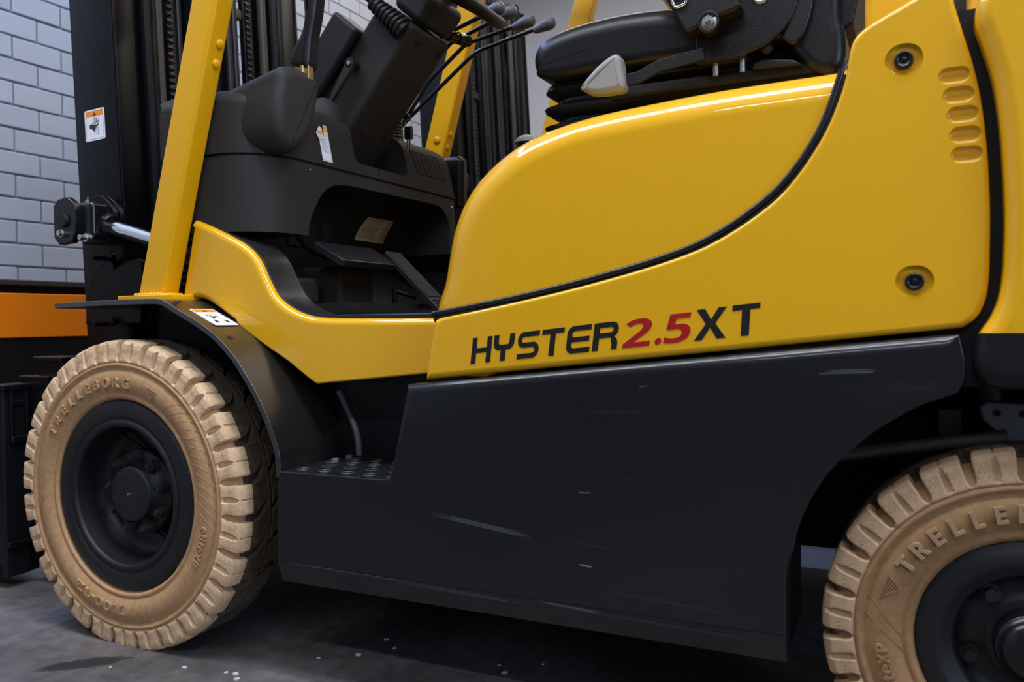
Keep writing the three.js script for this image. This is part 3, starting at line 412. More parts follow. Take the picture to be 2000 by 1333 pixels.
  if (!rear) { const a = -178 * Math.PI / 180, o = part('paint_smear', pillow(Array.from({ length: 14 }, (_, i) => { const t = i / 14 * 6.2832, r = 0.8 + 0.35 * Math.sin(i * 2.3); return [0.006 * r * Math.cos(t), 0.009 * r * Math.sin(t)]; }), 0.0007, -0.002, 0.0002, 1), std(S(0.55, 0.17, 0.07), { roughness: 0.6 }), tyre, 'small orange paint smear'); o.position.set(0.25 * Math.cos(a), 0.25 * Math.sin(a) - 0.012, zSide(0.25)); }
  // rim
  let rim;
  if (!rear) {
    rim = part('wheel_rim', lathe([[rimR - 0.001, -0.0095], [rimR - 0.006, -0.006], [rimR - 0.02, -0.0045], [rimR - 0.034, -0.0045], [rimR - 0.038, -0.007], [0.166, -0.009], [0.164, -0.006], [0.158, -0.004], [0.152, -0.006], [0.149, -0.011], [0.147, -0.05], [0.142, -0.075], [0.125, -0.082], [0.09, -0.084], [0.02, -0.084]], 96), M.rim, body, 'black steel front wheel rim');
    part('hub', lathe([[0.094, -0.084], [0.094, -0.058], [0.09, -0.053], [0.062, -0.052], [0.061, -0.028], [0.057, -0.024], [0.03, -0.022], [0.0001, -0.022]], 64), M.rim, rim, 'black wheel hub'); part('hub_pin', rod(V(0, 0, -0.023), V(0, 0, -0.020), 0.0025, 0.0025, 10), M.steel, rim);
    for (let i = 0; i < 9; i++) { const a = (i * 40 + 12) * Math.PI / 180, r = 0.080, g = merge([hexNut(0.011, 0.012).translate(0, 0.008, 0), new THREE.CylinderGeometry(0.014, 0.014, 0.004, 16), new THREE.CylinderGeometry(0.006, 0.006, 0.02, 10).translate(0, 0.012, 0)]).rotateX(Math.PI / 2), o = part('wheel_nut', g, M.plastic, rim); o.position.set(r * Math.cos(a), r * Math.sin(a), -0.051); }
    for (const a of [-75, 100]) { const q = a * Math.PI / 180; part('disc_rib', rod(V(0.095 * Math.cos(q), 0.095 * Math.sin(q), -0.074), V(0.142 * Math.cos(q + 0.35), 0.142 * Math.sin(q + 0.35), -0.062), 0.005, 0.005, 8), M.rim, rim); }
  } else {
    rim = part('wheel_rim', lathe([[rimR - 0.001, -0.012], [rimR - 0.01, -0.006], [rimR - 0.025, -0.004], [rimR - 0.034, -0.006], [rimR - 0.038, -0.012], [rimR - 0.044, -0.012], [rimR - 0.048, -0.018], [rimR - 0.052, -0.04], [0.075, -0.045], [0.056, -0.042], [0.054, -0.036], [0.02, -0.036]], 96), M.rim, body, 'black steel rear wheel rim');
    part('hub_cap', lathe([[0.047, -0.036], [0.047, -0.010], [0.044, -0.006], [0.041, -0.005], [0.039, 0.0], [0.034, 0.008], [0.022, 0.014], [0.0001, 0.017]], 48), M.blackGloss, rim, 'glossy black domed hub cap');
    for (let i = 0; i < 5; i++) { const a = (i * 72 + 128) * Math.PI / 180, r = 0.077, o = part('wheel_nut', merge([hexNut(0.009, 0.014).translate(0, 0.006, 0), new THREE.CylinderGeometry(0.0135, 0.0135, 0.004, 16)]).rotateX(Math.PI / 2), M.rim, rim); o.position.set(r * Math.cos(a), r * Math.sin(a), -0.038); }
  }
  for (const o of [tyre, rim]) {
    o.position.set(cx, cy, zOut);
    const c = o.clone(); c.position.z = MIRROR - zOut; c.rotation.y = Math.PI; body.add(c);
  }
}
wheel(0, 0.3265, 0.338, 0.285, 0.208, 0.18, 27, false, -0.002);
wheel(1.683, 0.257, 0.262, 0.2135, 0.142, 0.16, 24, true, -0.022);

// --- rear axle and what shows behind the skirt
part('axle_beam', merge([rbox(1.62, 1.75, 0.18, 0.34, -0.95, -0.2, 0.02), rbox(1.50, 1.80, 0.36, 0.44, -0.9, -0.28, 0.02)]), M.void, body);
part('steer_link', tube([V(1.44, 0.486, -0.12), V(1.551, 0.506, -0.12), V(1.66, 0.524, -0.12)], 0.0105, 20, 12), M.grease, body, 'greasy steering link, colour paled for missing light');
part('link_bracket', pillow([[1.625, 0.565], [1.635, 0.572], [1.69, 0.57], [1.70, 0.555], [1.70, 0.49], [1.67, 0.49], [1.655, 0.52], [1.63, 0.545]], -0.13, -0.16, 0.004, 3), M.paledGrey, body);
for (const [x, y] of [[1.648, 0.556], [1.68, 0.556]]) part('bracket_hole', rod(V(x, y, -0.131), V(x, y, -0.1285), 0.005, 0.005, 14), M.void, body);
part('frame_bracket', rbox(1.575, 1.606, 0.44, 0.553, -0.24, -0.20, 0.003), M.paledGrey, body);
part('hose_fitting', rod(V(1.645, 0.55, -0.20), V(1.645, 0.60, -0.20), 0.014, 0.013, 16), M.paledGrey, body);
part('arch_liner', merge([box(1.362, 1.374, 0.205, 0.50, -0.20, -0.03)]), M.black, body);
part('rear_dark_wall', box(1.33, 1.95, 0.262, 0.66, -1.08, -0.42), M.void, body);  // dark inner wall added for the shade behind the rear arch

// --- tilting mast
const mast = grp('mast', body, 'black lift mast with chains and hydraulic hoses');
{
  const add = (n, g, m, label) => part(n, g, m, mast, label);
  const Y0 = 0.10, Y1 = 2.12, tilt = g => { const p = g.attributes.position; for (let i = 0; i < p.count; i++) p.setX(i, p.getX(i) - (p.getY(i) - 0.80) * 0.0455); g.computeVertexNormals(); return soft(strip(g), 0.4); };
  const channel = (x0, x1, zo, zi, t) => merge([rbox(x0, x1, Y0, Y1, zo - 0.018, zo, 0.002), rbox(x1 - t, x1, Y0, Y1, zi, zo - 0.001, 0.004), rbox(x0, x0 + t, Y0, Y1, zi, zo - 0.001, 0.004), rbox(x1 - 0.012, x1 + 0.006, Y0, Y1, zo - 0.012, zo - 0.003, 0.003)]);
  for (const far of [0, 1]) {
    const f = g => far ? flip(g) : strip(g);
    add('outer_rail', tilt(f(channel(-0.387, -0.235, -0.22, -0.292, 0.024))), M.mast, 'black outer mast rail');
    add('inner_rail', tilt(f(channel(-0.375, -0.262, -0.262, -0.335, 0.022))), M.mastInner, 'greasy black inner mast rail');
    add('lift_cylinder', tilt(f(rod(V(-0.235, Y0, -0.33), V(-0.235, Y1, -0.33), 0.024, 0.024, 24))), M.mast, 'black hydraulic lift cylinder');
    add('cylinder_rod', tilt(f(rod(V(-0.245, 1.0, -0.372), V(-0.245, Y1, -0.372), 0.014, 0.014, 18))), M.grease);
    const links = []; for (let y = 0.5; y < 2.0; y += 0.0185) links.push(rbox(-0.262, -0.256, y, y + 0.0165, -0.432, -0.414, 0.002, 1), rod(V(-0.255, y + 0.008, -0.434), V(-0.255, y + 0.008, -0.412), 0.004, 0.004, 6));
    const ch = add('lift_chain', tilt(f(merge(links))), M.mastInner, 'oily leaf chain'); 
    for (const [x, z] of [[-0.28, -0.455], [-0.28, -0.478], [-0.27, -0.40]]) add('hydraulic_hose', tilt(f(rod(V(x, 0.5, z), V(x, Y1, z), 0.0085, 0.0085, 12))), M.rubber);
    for (const y of [0.86, 1.25, 1.62]) add('hose_clamp', tilt(f(rbox(-0.296, -0.262, y, y + 0.03, -0.492, -0.44, 0.003))), M.grease);
  }
  add('centre_cylinder', tilt(strip(rod(V(-0.30, Y0, -0.575), V(-0.30, Y1, -0.575), 0.055, 0.055, 28))), M.mast, 'black centre lift cylinder'); add('backrest_plate', tilt(strip(rbox(-0.455, -0.44, 0.6, Y1, -0.85, -0.32, 0.004))), M.mast);
  for (const [z, r] of [[-0.50, 0.008], [-0.525, 0.008], [-0.63, 0.010], [-0.655, 0.010]]) add('hydraulic_hose', tilt(strip(rod(V(-0.245, 0.5, z), V(-0.245, Y1, z), r, r, 12))), M.rubber);
  for (const y of [0.16, 1.98]) add('cross_beam', tilt(strip(rbox(-0.36, -0.30, y, y + 0.11, -0.9, -0.25, 0.006))), M.mast);
  add('data_plate', tilt(strip(box(-0.262, -0.26, 1.435, 1.62, -0.36, -0.352))), std(S(0.6, 0.62, 0.66), { roughness: 0.4 }));
  // warning label with a crushed hand
  const t = canvasTex(300, 340, (g, w, h) => {
    frame(g, w, h, 62); g.save(); g.translate(0, 12); g.fillStyle = '#1a1012'; g.strokeStyle = '#1a1012'; g.lineWidth = 7; g.fillRect(70, 150, 34, 46); g.beginPath(); g.moveTo(100, 140); g.lineTo(150, 165); g.lineTo(205, 150); g.lineTo(212, 166); g.lineTo(168, 186); g.lineTo(150, 240); g.lineTo(142, 258); g.lineTo(136, 228); g.lineTo(100, 200); g.fill();
    g.lineCap = 'round'; g.lineWidth = 14; g.beginPath(); g.moveTo(178, 128); g.lineTo(186, 92); g.moveTo(190, 142); g.lineTo(214, 116); g.stroke(); g.lineWidth = 7; g.strokeRect(142, 86, 22, 66); g.strokeRect(176, 188, 22, 78); g.strokeStyle = '#7c1c1c'; g.lineWidth = 4; g.beginPath(); g.arc(146, 172, 46, 2.2, 4.6); g.stroke(); g.restore();
  });
  const d = decal('warning_label', 0.073, 0.079, t, mast, 'white and orange warning label with a crushed hand'); d.position.set(-0.332 - (1.206 - 0.80) * 0.0455 + 0.019, 1.206, -0.2195); d.rotation.z = 0.045;
  add('mast_gusset', pillow(curve([[-0.36, 0.70], [-0.353, 0.77], [-0.335, 0.83], [-0.30, 0.855], [-0.262, 0.86], [-0.25, 0.835], [-0.235, 0.842], [-0.155, 0.85], [-0.16, 0.70]], 40), -0.20, -0.215, 0.003, 2), M.mast);
  for (const y of [0.862, 0.70]) { add('gusset_bolt', merge([rod(V(-0.27, y, -0.2), V(-0.27, y, -0.155), 0.006, 0.006, 10), along(hexNut(0.012, 0.014), V(-0.25, y + 0.006, -0.2), V(-0.25, y + 0.006, -0.185))]), M.mast); }
}
// --- tilt cylinder
for (const far of [0, 1]) {
  const f = g => far ? flip(strip(g)) : g, t = grp('tilt_cylinder', body, 'tilt cylinder with a chromed rod and a black clevis'); 
  part('clevis_plate', f(pillow([[-0.333, 0.985], [-0.318, 1.0], [-0.285, 1.005], [-0.262, 0.992], [-0.253, 0.97], [-0.255, 0.92], [-0.27, 0.895], [-0.315, 0.892], [-0.332, 0.908]], -0.10, -0.116, 0.003, 3)), M.blackGloss, t);
  part('clevis_block', f(rbox(-0.325, -0.215, 0.905, 0.992, -0.165, -0.116, 0.012, 3)), M.blackGloss, t);
  part('rod_eye', f(rod(V(-0.255, 0.945, -0.165), V(-0.205, 0.932, -0.165), 0.036, 0.03, 24)), M.blackGloss, t);
  for (const z of [-0.178, -0.196]) part('mast_lug', f(pillow(curve([[-0.33, 0.90], [-0.332, 0.97], [-0.30, 1.012], [-0.26, 1.015], [-0.225, 0.985], [-0.215, 0.95], [-0.215, 0.90]], 24), z, z - 0.012, 0.003, 3)), M.mast, t);
  part('pin_head', f(rod(V(-0.295, 0.948, -0.10), V(-0.295, 0.948, -0.092), 0.017, 0.016, 24)), M.black, t);
  part('bolt', f(merge([rod(V(-0.298, 0.918, -0.10), V(-0.298, 0.918, -0.094), 0.0095, 0.0095, 16), along(hexNut(0.0075, 0.008), V(-0.298, 0.918, -0.094), V(-0.298, 0.918, -0.086))])), M.steel, t, 'bright zinc bolt');
  part('clamp_nut', f(merge([along(hexNut(0.011, 0.012), V(-0.228, 0.905, -0.118), V(-0.228, 0.905, -0.106)), rod(V(-0.228, 0.905, -0.112), V(-0.228, 0.905, -0.09), 0.0065, 0.0065, 12)])), M.steel, t, 'bright zinc nut and stud');
  part('grease_nipple', f(merge([along(hexNut(0.006, 0.01), V(-0.262, 0.99, -0.14), V(-0.262, 1.0, -0.14)), rod(V(-0.262, 0.998, -0.14), V(-0.258, 1.008, -0.14), 0.003, 0.002, 8)])), M.brass, t, 'brass grease nipple');
  part('piston_rod', f(rod(V(-0.24, 0.942, -0.165), V(0.06, 0.861, -0.165), 0.0185, 0.0185, 28)), M.chrome, t, 'chromed piston rod');
  part('rod_collar', f(rod(V(-0.232, 0.940, -0.165), V(-0.2195, 0.9365, -0.165), 0.0192, 0.0188, 28)), M.grease, t);
  part('cylinder_head', f(rod(V(0.03, 0.869, -0.165), V(0.11, 0.8475, -0.165), 0.024, 0.024, 24)), M.black, t);
}
// --- fork carriage
{
  const c = grp('fork_carriage', body, 'black fork carriage with two forks'); const b = (n, g, m = M.blackGloss) => part(n, g, m, c);
  for (const y of [0.10, 0.46]) b('carriage_bar', rbox(-0.585, -0.545, y, y + 0.09, -0.83, -0.32, 0.006));
  for (const z of [-0.50, -0.65]) b('carriage_plate', rbox(-0.56, -0.44, 0.10, 0.60, z - 0.02, z, 0.006));
  for (const far of [0, 1]) { const f = g => far ? flip(strip(g)) : g;
    b('carriage_bracket', f(merge([rbox(-0.645, -0.54, 0.34, 0.612, -0.341, -0.262, 0.006), rbox(-0.655, -0.535, 0.598, 0.612, -0.345, -0.255, 0.004), rbox(-0.56, -0.53, 0.56, 0.60, -0.33, -0.29, 0.006)])));
    b('carriage_side_plate', f(merge([rbox(-0.645, -0.535, 0.06, 0.560, -0.288, -0.214, 0.006), rbox(-0.65, -0.53, 0.552, 0.562, -0.29, -0.212, 0.003)])));
    b('fork', f(merge([rbox(-0.655, -0.612, 0.03, 0.535, -0.211, -0.141, 0.006), rbox(-1.41, -0.62, 0.03, 0.068, -0.24, -0.141, 0.006)])), M.black);
    b('fork_latch', f(merge([rbox(-0.665, -0.598, 0.527, 0.543, -0.217, -0.134, 0.004), rbox(-0.615, -0.602, 0.12, 0.53, -0.209, -0.199, 0.003), rbox(-0.615, -0.602, 0.40, 0.53, -0.168, -0.158, 0.003), rbox(-0.615, -0.600, 0.385, 0.405, -0.209, -0.158, 0.004), rbox(-0.615, -0.604, 0.485, 0.50, -0.205, -0.16, 0.003), rbox(-0.615, -0.602, 0.11, 0.125, -0.209, -0.145, 0.003)]))); }
}
part('chassis_front', merge([box(-0.14, 0.44, 0.25, 0.74, -0.92, -0.24), box(0.28, 0.46, 0.4, 0.70, -1.1, -0.21)]), M.void, body);

// --- dashboard cowl
const plan = (x0, x1, zn, zf, r) => { const o = [[x0, -zn]]; for (let k = 0; k <= 12; k++) { const a = -Math.PI / 2 + k / 12 * Math.PI / 2; o.push([x1 - r + r * Math.cos(a), -zn + r + r * Math.sin(a)]); } for (let k = 0; k <= 12; k++) { const a = k / 12 * Math.PI / 2; o.push([x1 - r + r * Math.cos(a), -zf - r + r * Math.sin(a)]); } o.push([x0, -zf]); return o; };
let cowlLow = faceUp(pillow(plan(0.02, 0.300, -0.115, -1.035, 0.12), 1.060, 0.895, 0.003, 2));
{ // rounded lower rim of the near end and the footwell opening
  const cut = faceX(pillow([...curve([[0.272, 0.85], [0.277, 0.91], [0.29, 0.945], [0.325, 0.995], [0.37, 1.022], [0.43, 1.03]], 20), ...curve([[0.80, 1.033], [0.855, 1.03], [0.895, 1.01], [0.912, 0.97], [0.90, 0.85]], 14)], 0.5, 0.05, 0.001, 1));
  cowlLow = csg(cowlLow, cut);
}
const cowl = part('dashboard_cowl', cowlLow, M.plastic, body, 'dark grey plastic dashboard cowl with an arched footwell');
part('cowl_top', (() => { const g = faceUp(pillow(plan(0.02, 0.303, -0.112, -1.038, 0.125), 1.212, 1.064, p => 0.055, 7)), p = g.attributes.position; for (let i = 0; i < p.count; i++) if (p.getX(i) > 0.03) p.setX(i, p.getX(i) - (p.getY(i) - 1.064) * 0.2); return csg(g, rbox(0.17, 0.45, 1.092, 1.32, -0.70, -0.462, 0.02, 3)); })(), M.plastic, cowl);
part('cowl_side_block', faceUp(pillow(plan(0.02, 0.292, -0.113, -0.36, 0.11), 1.197, 1.0645, 0.028, 6)), M.plastic, cowl);
part('cowl_seam', faceUp(pillow(plan(0.02, 0.298, -0.118, -1.03, 0.12), 1.065, 1.059, 0.0005, 1)), M.void, cowl);
part('cowl_rear_block', faceX(pillow([...roundRect(0.118, 0.21, 0.99, 1.205, 0.03)], 0.21, 0.02, 0.03, 5)), M.plastic, cowl);
part('under_dash', faceX(pillow([[0.26, 0.70], [0.93, 0.70], [0.93, 1.04], [0.26, 1.04]], 0.035, 0.015, 0.001, 1)), M.plastic, cowl);
part('under_dash_curve', (() => { const c = curve([[0.20, 1.036], [0.15, 1.03], [0.10, 1.00], [0.06, 0.95], [0.04, 0.88]], 20); return plateSweep(c.reverse(), -0.93, -0.27, 0.004); })(), M.plastic, cowl);
part('toe_board', rod(V(0.02, 0.9, -0.6), V(0.02, 0.905, -0.6), 0.001), M.plastic, cowl).geometry = plateSweep([[0.0, 0.90], [0.20, 0.75], [0.30, 0.69]], -1.03, -0.21, 0.01);
part('toe_board', box(0.02, 0.06, 0.69, 0.92, -1.03, -0.2), M.plastic, cowl);
part('far_side_liner', box(0.06, 0.76, 0.70, 0.93, -0.99, -0.98), M.plastic, cowl);
for (const [x, y, z] of [[0.148, 1.052, -0.119], [0.2965, 1.046, -0.285], [0.2985, 1.036, -0.93]]) { const s = part('screw', new THREE.SphereGeometry(0.0045, 10, 8), M.steel, cowl); s.position.set(x, y, z); }
part('panel_seam', box(0.29, 0.3025, 1.066, 1.09, -0.5565, -0.5545), M.void, cowl);
{ // card pocket grooves on the cowl
  const at = (z, y) => { const yy = Math.max(1.157, y), a = Math.asin(Math.min(1, (yy - 1.157) / 0.055)); return V(0.303 - (y - 1.064) * 0.2 - 0.055 * (1 - Math.cos(y > 1.157 ? a : 0)) + 0.0004, y, z); };
  const line = (z0, y0, z1, y1, r) => { const p = []; for (let i = 0; i <= 5; i++) p.push(at(z0 + (z1 - z0) * i / 5, y0 + (y1 - y0) * i / 5)); return tube(p, r, 12, 5); };
  const g = [line(-0.735, 1.172, -0.885, 1.176, 0.001), line(-0.755, 1.11, -0.9, 1.115, 0.0018)]; for (let k = 0; k < 7; k++) g.push(line(-0.735 - k * 0.0235, 1.172, -0.757 - k * 0.0235, 1.11, k ? 0.0008 : 0.0014)); part('card_pocket', merge(g), M.void, cowl, 'grooved card pocket');
}
part('cowl_corner_cap', faceX(pillow(roundRect(0.992, 1.038, 1.04, 1.203, 0.018), 0.300, 0.10, 0.018, 5)), M.blackGloss, cowl, 'glossy dark corner cap');
part('cowl_hinge', rbox(0.25, 0.285, 1.10, 1.16, -1.075, -1.04, 0.012, 3), M.plasticDark, cowl);
const leanX = new THREE.Matrix4().makeBasis(V(0, 0, -1), V(-0.196, 0.9806, 0), V(0.9806, 0.196, 0));
{ // torn label
  const t = canvasTex(256, 512, (g, w, h) => { g.fillStyle = '#dfe2ea'; g.fillRect(0, 0, w, h); g.fillStyle = '#f39a14'; g.fillRect(18, 18, w - 36, 86); g.strokeStyle = '#3a3f4a'; g.lineWidth = 4; g.strokeRect(18, 18, w - 36, h - 40); g.fillStyle = '#5a6070'; for (let i = 0; i < 11; i++) { let x = 30; let q = i * 37 + 11; while (x < w - 70) { q = (q * 73 + 41) % 101; const l = 14 + q % 46; g.fillRect(x, 130 + i * 24, Math.min(l, w - 40 - x), 7); x += l + 8; } } });
  const d = part('warning_label', (() => { const o = [[-0.017, -0.045], [0.0195, -0.045], [0.0195, 0.045], [0.006, 0.046], [0.0045, 0.022], [-0.001, 0.012], [-0.017, 0.006]], g = pillow(o, 0.0007, 0, 0.0002, 1), u = g.attributes.uv, p = g.attributes.position; for (let i = 0; i < u.count; i++) u.setXY(i, p.getX(i) / 0.04 + 0.5, p.getY(i) / 0.092 + 0.5); return g; })(), std(0xffffff, { map: t, roughness: 0.4 }), cowl, 'torn white and orange warning label'); d.position.set(0.2933, 1.118, -0.345); d.quaternion.setFromRotationMatrix(leanX);
  const e = part('label_flap', (() => { const g = pillow([[-0.019, 0.001], [-0.001, 0.008], [-0.004, 0.034], [-0.012, 0.037], [-0.027, 0.018]], 0.0007, 0, 0.0002, 1), u = g.attributes.uv, p = g.attributes.position; for (let i = 0; i < u.count; i++) u.setXY(i, p.getX(i) / 0.04 + 0.6, p.getY(i) / 0.05 + 0.36 + 0.1); return g; })(), std(0xffffff, { map: t, roughness: 0.4 }), cowl, 'curled flap of the torn label'); e.position.set(0.295, 1.1205, -0.345); e.quaternion.setFromRotationMatrix(leanX);
}
{ // instruction sheet on the curved under-dash
  const t = canvasTex(512, 420, (g, w, h) => {
    g.fillStyle = '#e6dcc4'; g.fillRect(0, 0, w, h); let q = 5; const r = () => (q = (q * 1664525 + 1013904223) >>> 0) / 4294967296; const block = (x0, y0, x1, y1, s) => { for (let y = y0; y < y1; y += s) { g.fillStyle = `rgba(70,66,58,${0.35 + 0.3 * r()})`; g.fillRect(x0, y, (x1 - x0) * (0.75 + 0.25 * r()), s * 0.45); } };
    block(20, 100, 240, 170, 7); block(20, 185, 250, 190, 8); block(20, 205, 120, 212, 8); block(20, 235, 245, 385, 7); block(275, 40, 495, 160, 7); for (let k = 0; k < 6; k++) block(275 + k * 36, 175, 300 + k * 36, 215, 6); block(275, 230, 490, 270, 7); block(275, 285, 400, 395, 8); g.fillStyle = '#222018'; for (const x of [40, 110]) { g.fillRect(x, 30, 26, 18); g.fillRect(x + 6, 62, 26, 16); } g.fillRect(180, 35, 40, 38); g.fillRect(258, 276, 10, 12);
  });
  const g = new THREE.PlaneGeometry(1, 1, 6, 8), p = g.attributes.position; for (let i = 0; i < p.count; i++) { const u = p.getX(i) + 0.5, v = p.getY(i) + 0.5, x = 0.052 + 0.078 * v ** 1.5 + 0.001, y = 0.938 + 0.094 * v; p.setXYZ(i, x + 0.012, y, -0.765 - 0.215 * u - 0.012 * v); } g.computeVertexNormals();
  part('instruction_sheet', g, std(0xffffff, { map: t, roughness: 0.6, side: THREE.DoubleSide }), cowl, 'cream instruction sheet with columns of small print');
}
// --- pedals
{
  const p = grp('brake_pedal', body, 'wide ribbed brake pedal'), ribs = [];
  const pad = pillow(roundRect(0.30, 0.525, -0.05, 0.05, 0.012), 0, -0.016, 0.003, 2); const place = g => g.rotateX(-Math.PI / 2 + 0.0).rotateZ(-0.46);
  const q = new THREE.Matrix4().makeBasis(V(0, 0, -1), V(-Math.cos(0.50), Math.sin(0.50), 0), V(Math.sin(0.50), Math.cos(0.50), 0)).setPosition(0.335, 0.862, 0);
  part('pad', pad.applyMatrix4(q), M.rubber, p); for (let k = 0; k < 22; k++) ribs.push(box(0.308 + k * 0.0098, 0.3125 + k * 0.0098, -0.044, 0.044, 0, 0.0015)); part('pad_ribs', merge(ribs).applyMatrix4(q), M.rubber, p);
  part('pedal_arm', tube([V(0.30, 0.85, -0.37), V(0.22, 0.88, -0.37), V(0.14, 0.97, -0.38), V(0.09, 1.02, -0.38)], 0.010, 20, 8), M.black, p);
  const br = pillow([[0.47, 0.90], [0.64, 0.90], [0.65, 1.0], [0.48, 1.005]], 0.075, 0.07, 0.001, 1); const bg = faceX(br); part('slotted_bracket', bg, M.plastic, p); for (const z of [-0.515, -0.59]) part('slot', box(0.075, 0.0765, 0.92, 0.985, z - 0.014, z + 0.010), M.void, p);
  part('pedal_box', merge([rbox(0.20, 0.32, 0.70, 0.83, -0.50, -0.36, 0.01), rbox(0.12, 0.28, 0.74, 0.80, -0.34, -0.24, 0.01)]), M.plastic, p);
  const a = grp('accelerator_pedal', body, 'ribbed black accelerator pedal'); const A = V(0.345, 0.875, -0.545), B = V(0.52, 0.722, -0.52), d = B.clone().sub(A), L = d.length(); d.normalize(); const ez = V(0, 0, -1), up = new THREE.Vector3().crossVectors(d, ez).negate(); if (up.y < 0) up.negate();
  const m = new THREE.Matrix4().makeBasis(ez, d, new THREE.Vector3().crossVectors(ez, d)); if (new THREE.Vector3().crossVectors(ez, d).dot(V(1, 1, 0)) < 0) m.makeBasis(ez.clone().negate(), d, new THREE.Vector3().crossVectors(ez, d).negate()); m.setPosition(A);
  part('pad', pillow(roundRect(-0.032, 0.032, 0, L, 0.006), 0, -0.012, 0.002, 2).applyMatrix4(m), M.rubber, a); const rr = []; for (let k = 0; k < 6; k++) rr.push(box(-0.029 + k * 0.0102, -0.0225 + k * 0.0102, 0.006, L * 0.78, 0, 0.0025)); for (let k = 0; k < 5; k++) for (let i = 0; i < 4; i++) rr.push(new THREE.CylinderGeometry(0.004, 0.004, 0.003, 8).rotateX(Math.PI / 2).translate(-0.024 + k * 0.012, L * 0.83 + i * 0.011, 0.001)); part('pad_ribs', merge(rr).applyMatrix4(m), M.plastic, a);
  part('linkage', merge([rod(V(0.42, 0.706, -0.44), V(0.42, 0.775, -0.44), 0.006, 0.006, 10), rod(V(0.42, 0.77, -0.44), V(0.44, 0.755, -0.50), 0.005, 0.005, 8)]), M.mast, a);
}
// --- parking brake
{
  const line = curve([[0.142, 1.205], [0.149, 1.230], [0.170, 1.246], [0.21, 1.253], [0.255, 1.248], [0.277, 1.230], [0.272, 1.192], [0.254, 1.142], [0.225, 1.095], [0.190, 1.066], [0.172, 1.063], [0.154, 1.072], [0.137, 1.095], [0.131, 1.13], [0.134, 1.17], [0.142, 1.205]], 64).slice(0, -1);
  const pg = faceX(pillow(line, 0.345, 0.15, 0.026, 6)), pp = pg.attributes.position; for (let i = 0; i < pp.count; i++) { const x = pp.getX(i), y = pp.getY(i); if (x < 0.31) pp.setY(i, y - (0.31 - x) * 0.24 * Math.max(0, Math.min(1, (y - 1.08) / 0.14))); }
  part('parking_brake_pod', pg, M.plastic, body, 'rounded dark grey pod of the parking brake');
  const gp = grp('parking_brake_lever', body, 'black parking brake grip with a red button');
  const grip = pillow(curve([[0.334, 1.425], [0.355, 1.432], [0.372, 1.415], [0.371, 1.395], [0.366, 1.366], [0.355, 1.323], [0.351, 1.291], [0.344, 1.258], [0.322, 1.257], [0.295, 1.272], [0.297, 1.29], [0.303, 1.306], [0.325, 1.333], [0.335, 1.363], [0.334, 1.40], [0.334, 1.425]], 60).slice(0, -1), -0.222, -0.256, 0.016, 6); part('grip', grip, M.leather, gp);
  part('lever_shaft', merge([rbox(0.305, 0.345, 1.232, 1.268, -0.248, -0.23, 0.002), rod(V(0.33, 1.225, -0.228), V(0.33, 1.262, -0.228), 0.006, 0.006, 10)]), M.brass, gp, 'brass-plated lever foot'); part('button', rod(V(0.372, 1.42, -0.238), V(0.377, 1.436, -0.238), 0.010, 0.009, 16), M.red, gp, 'red release button');
}
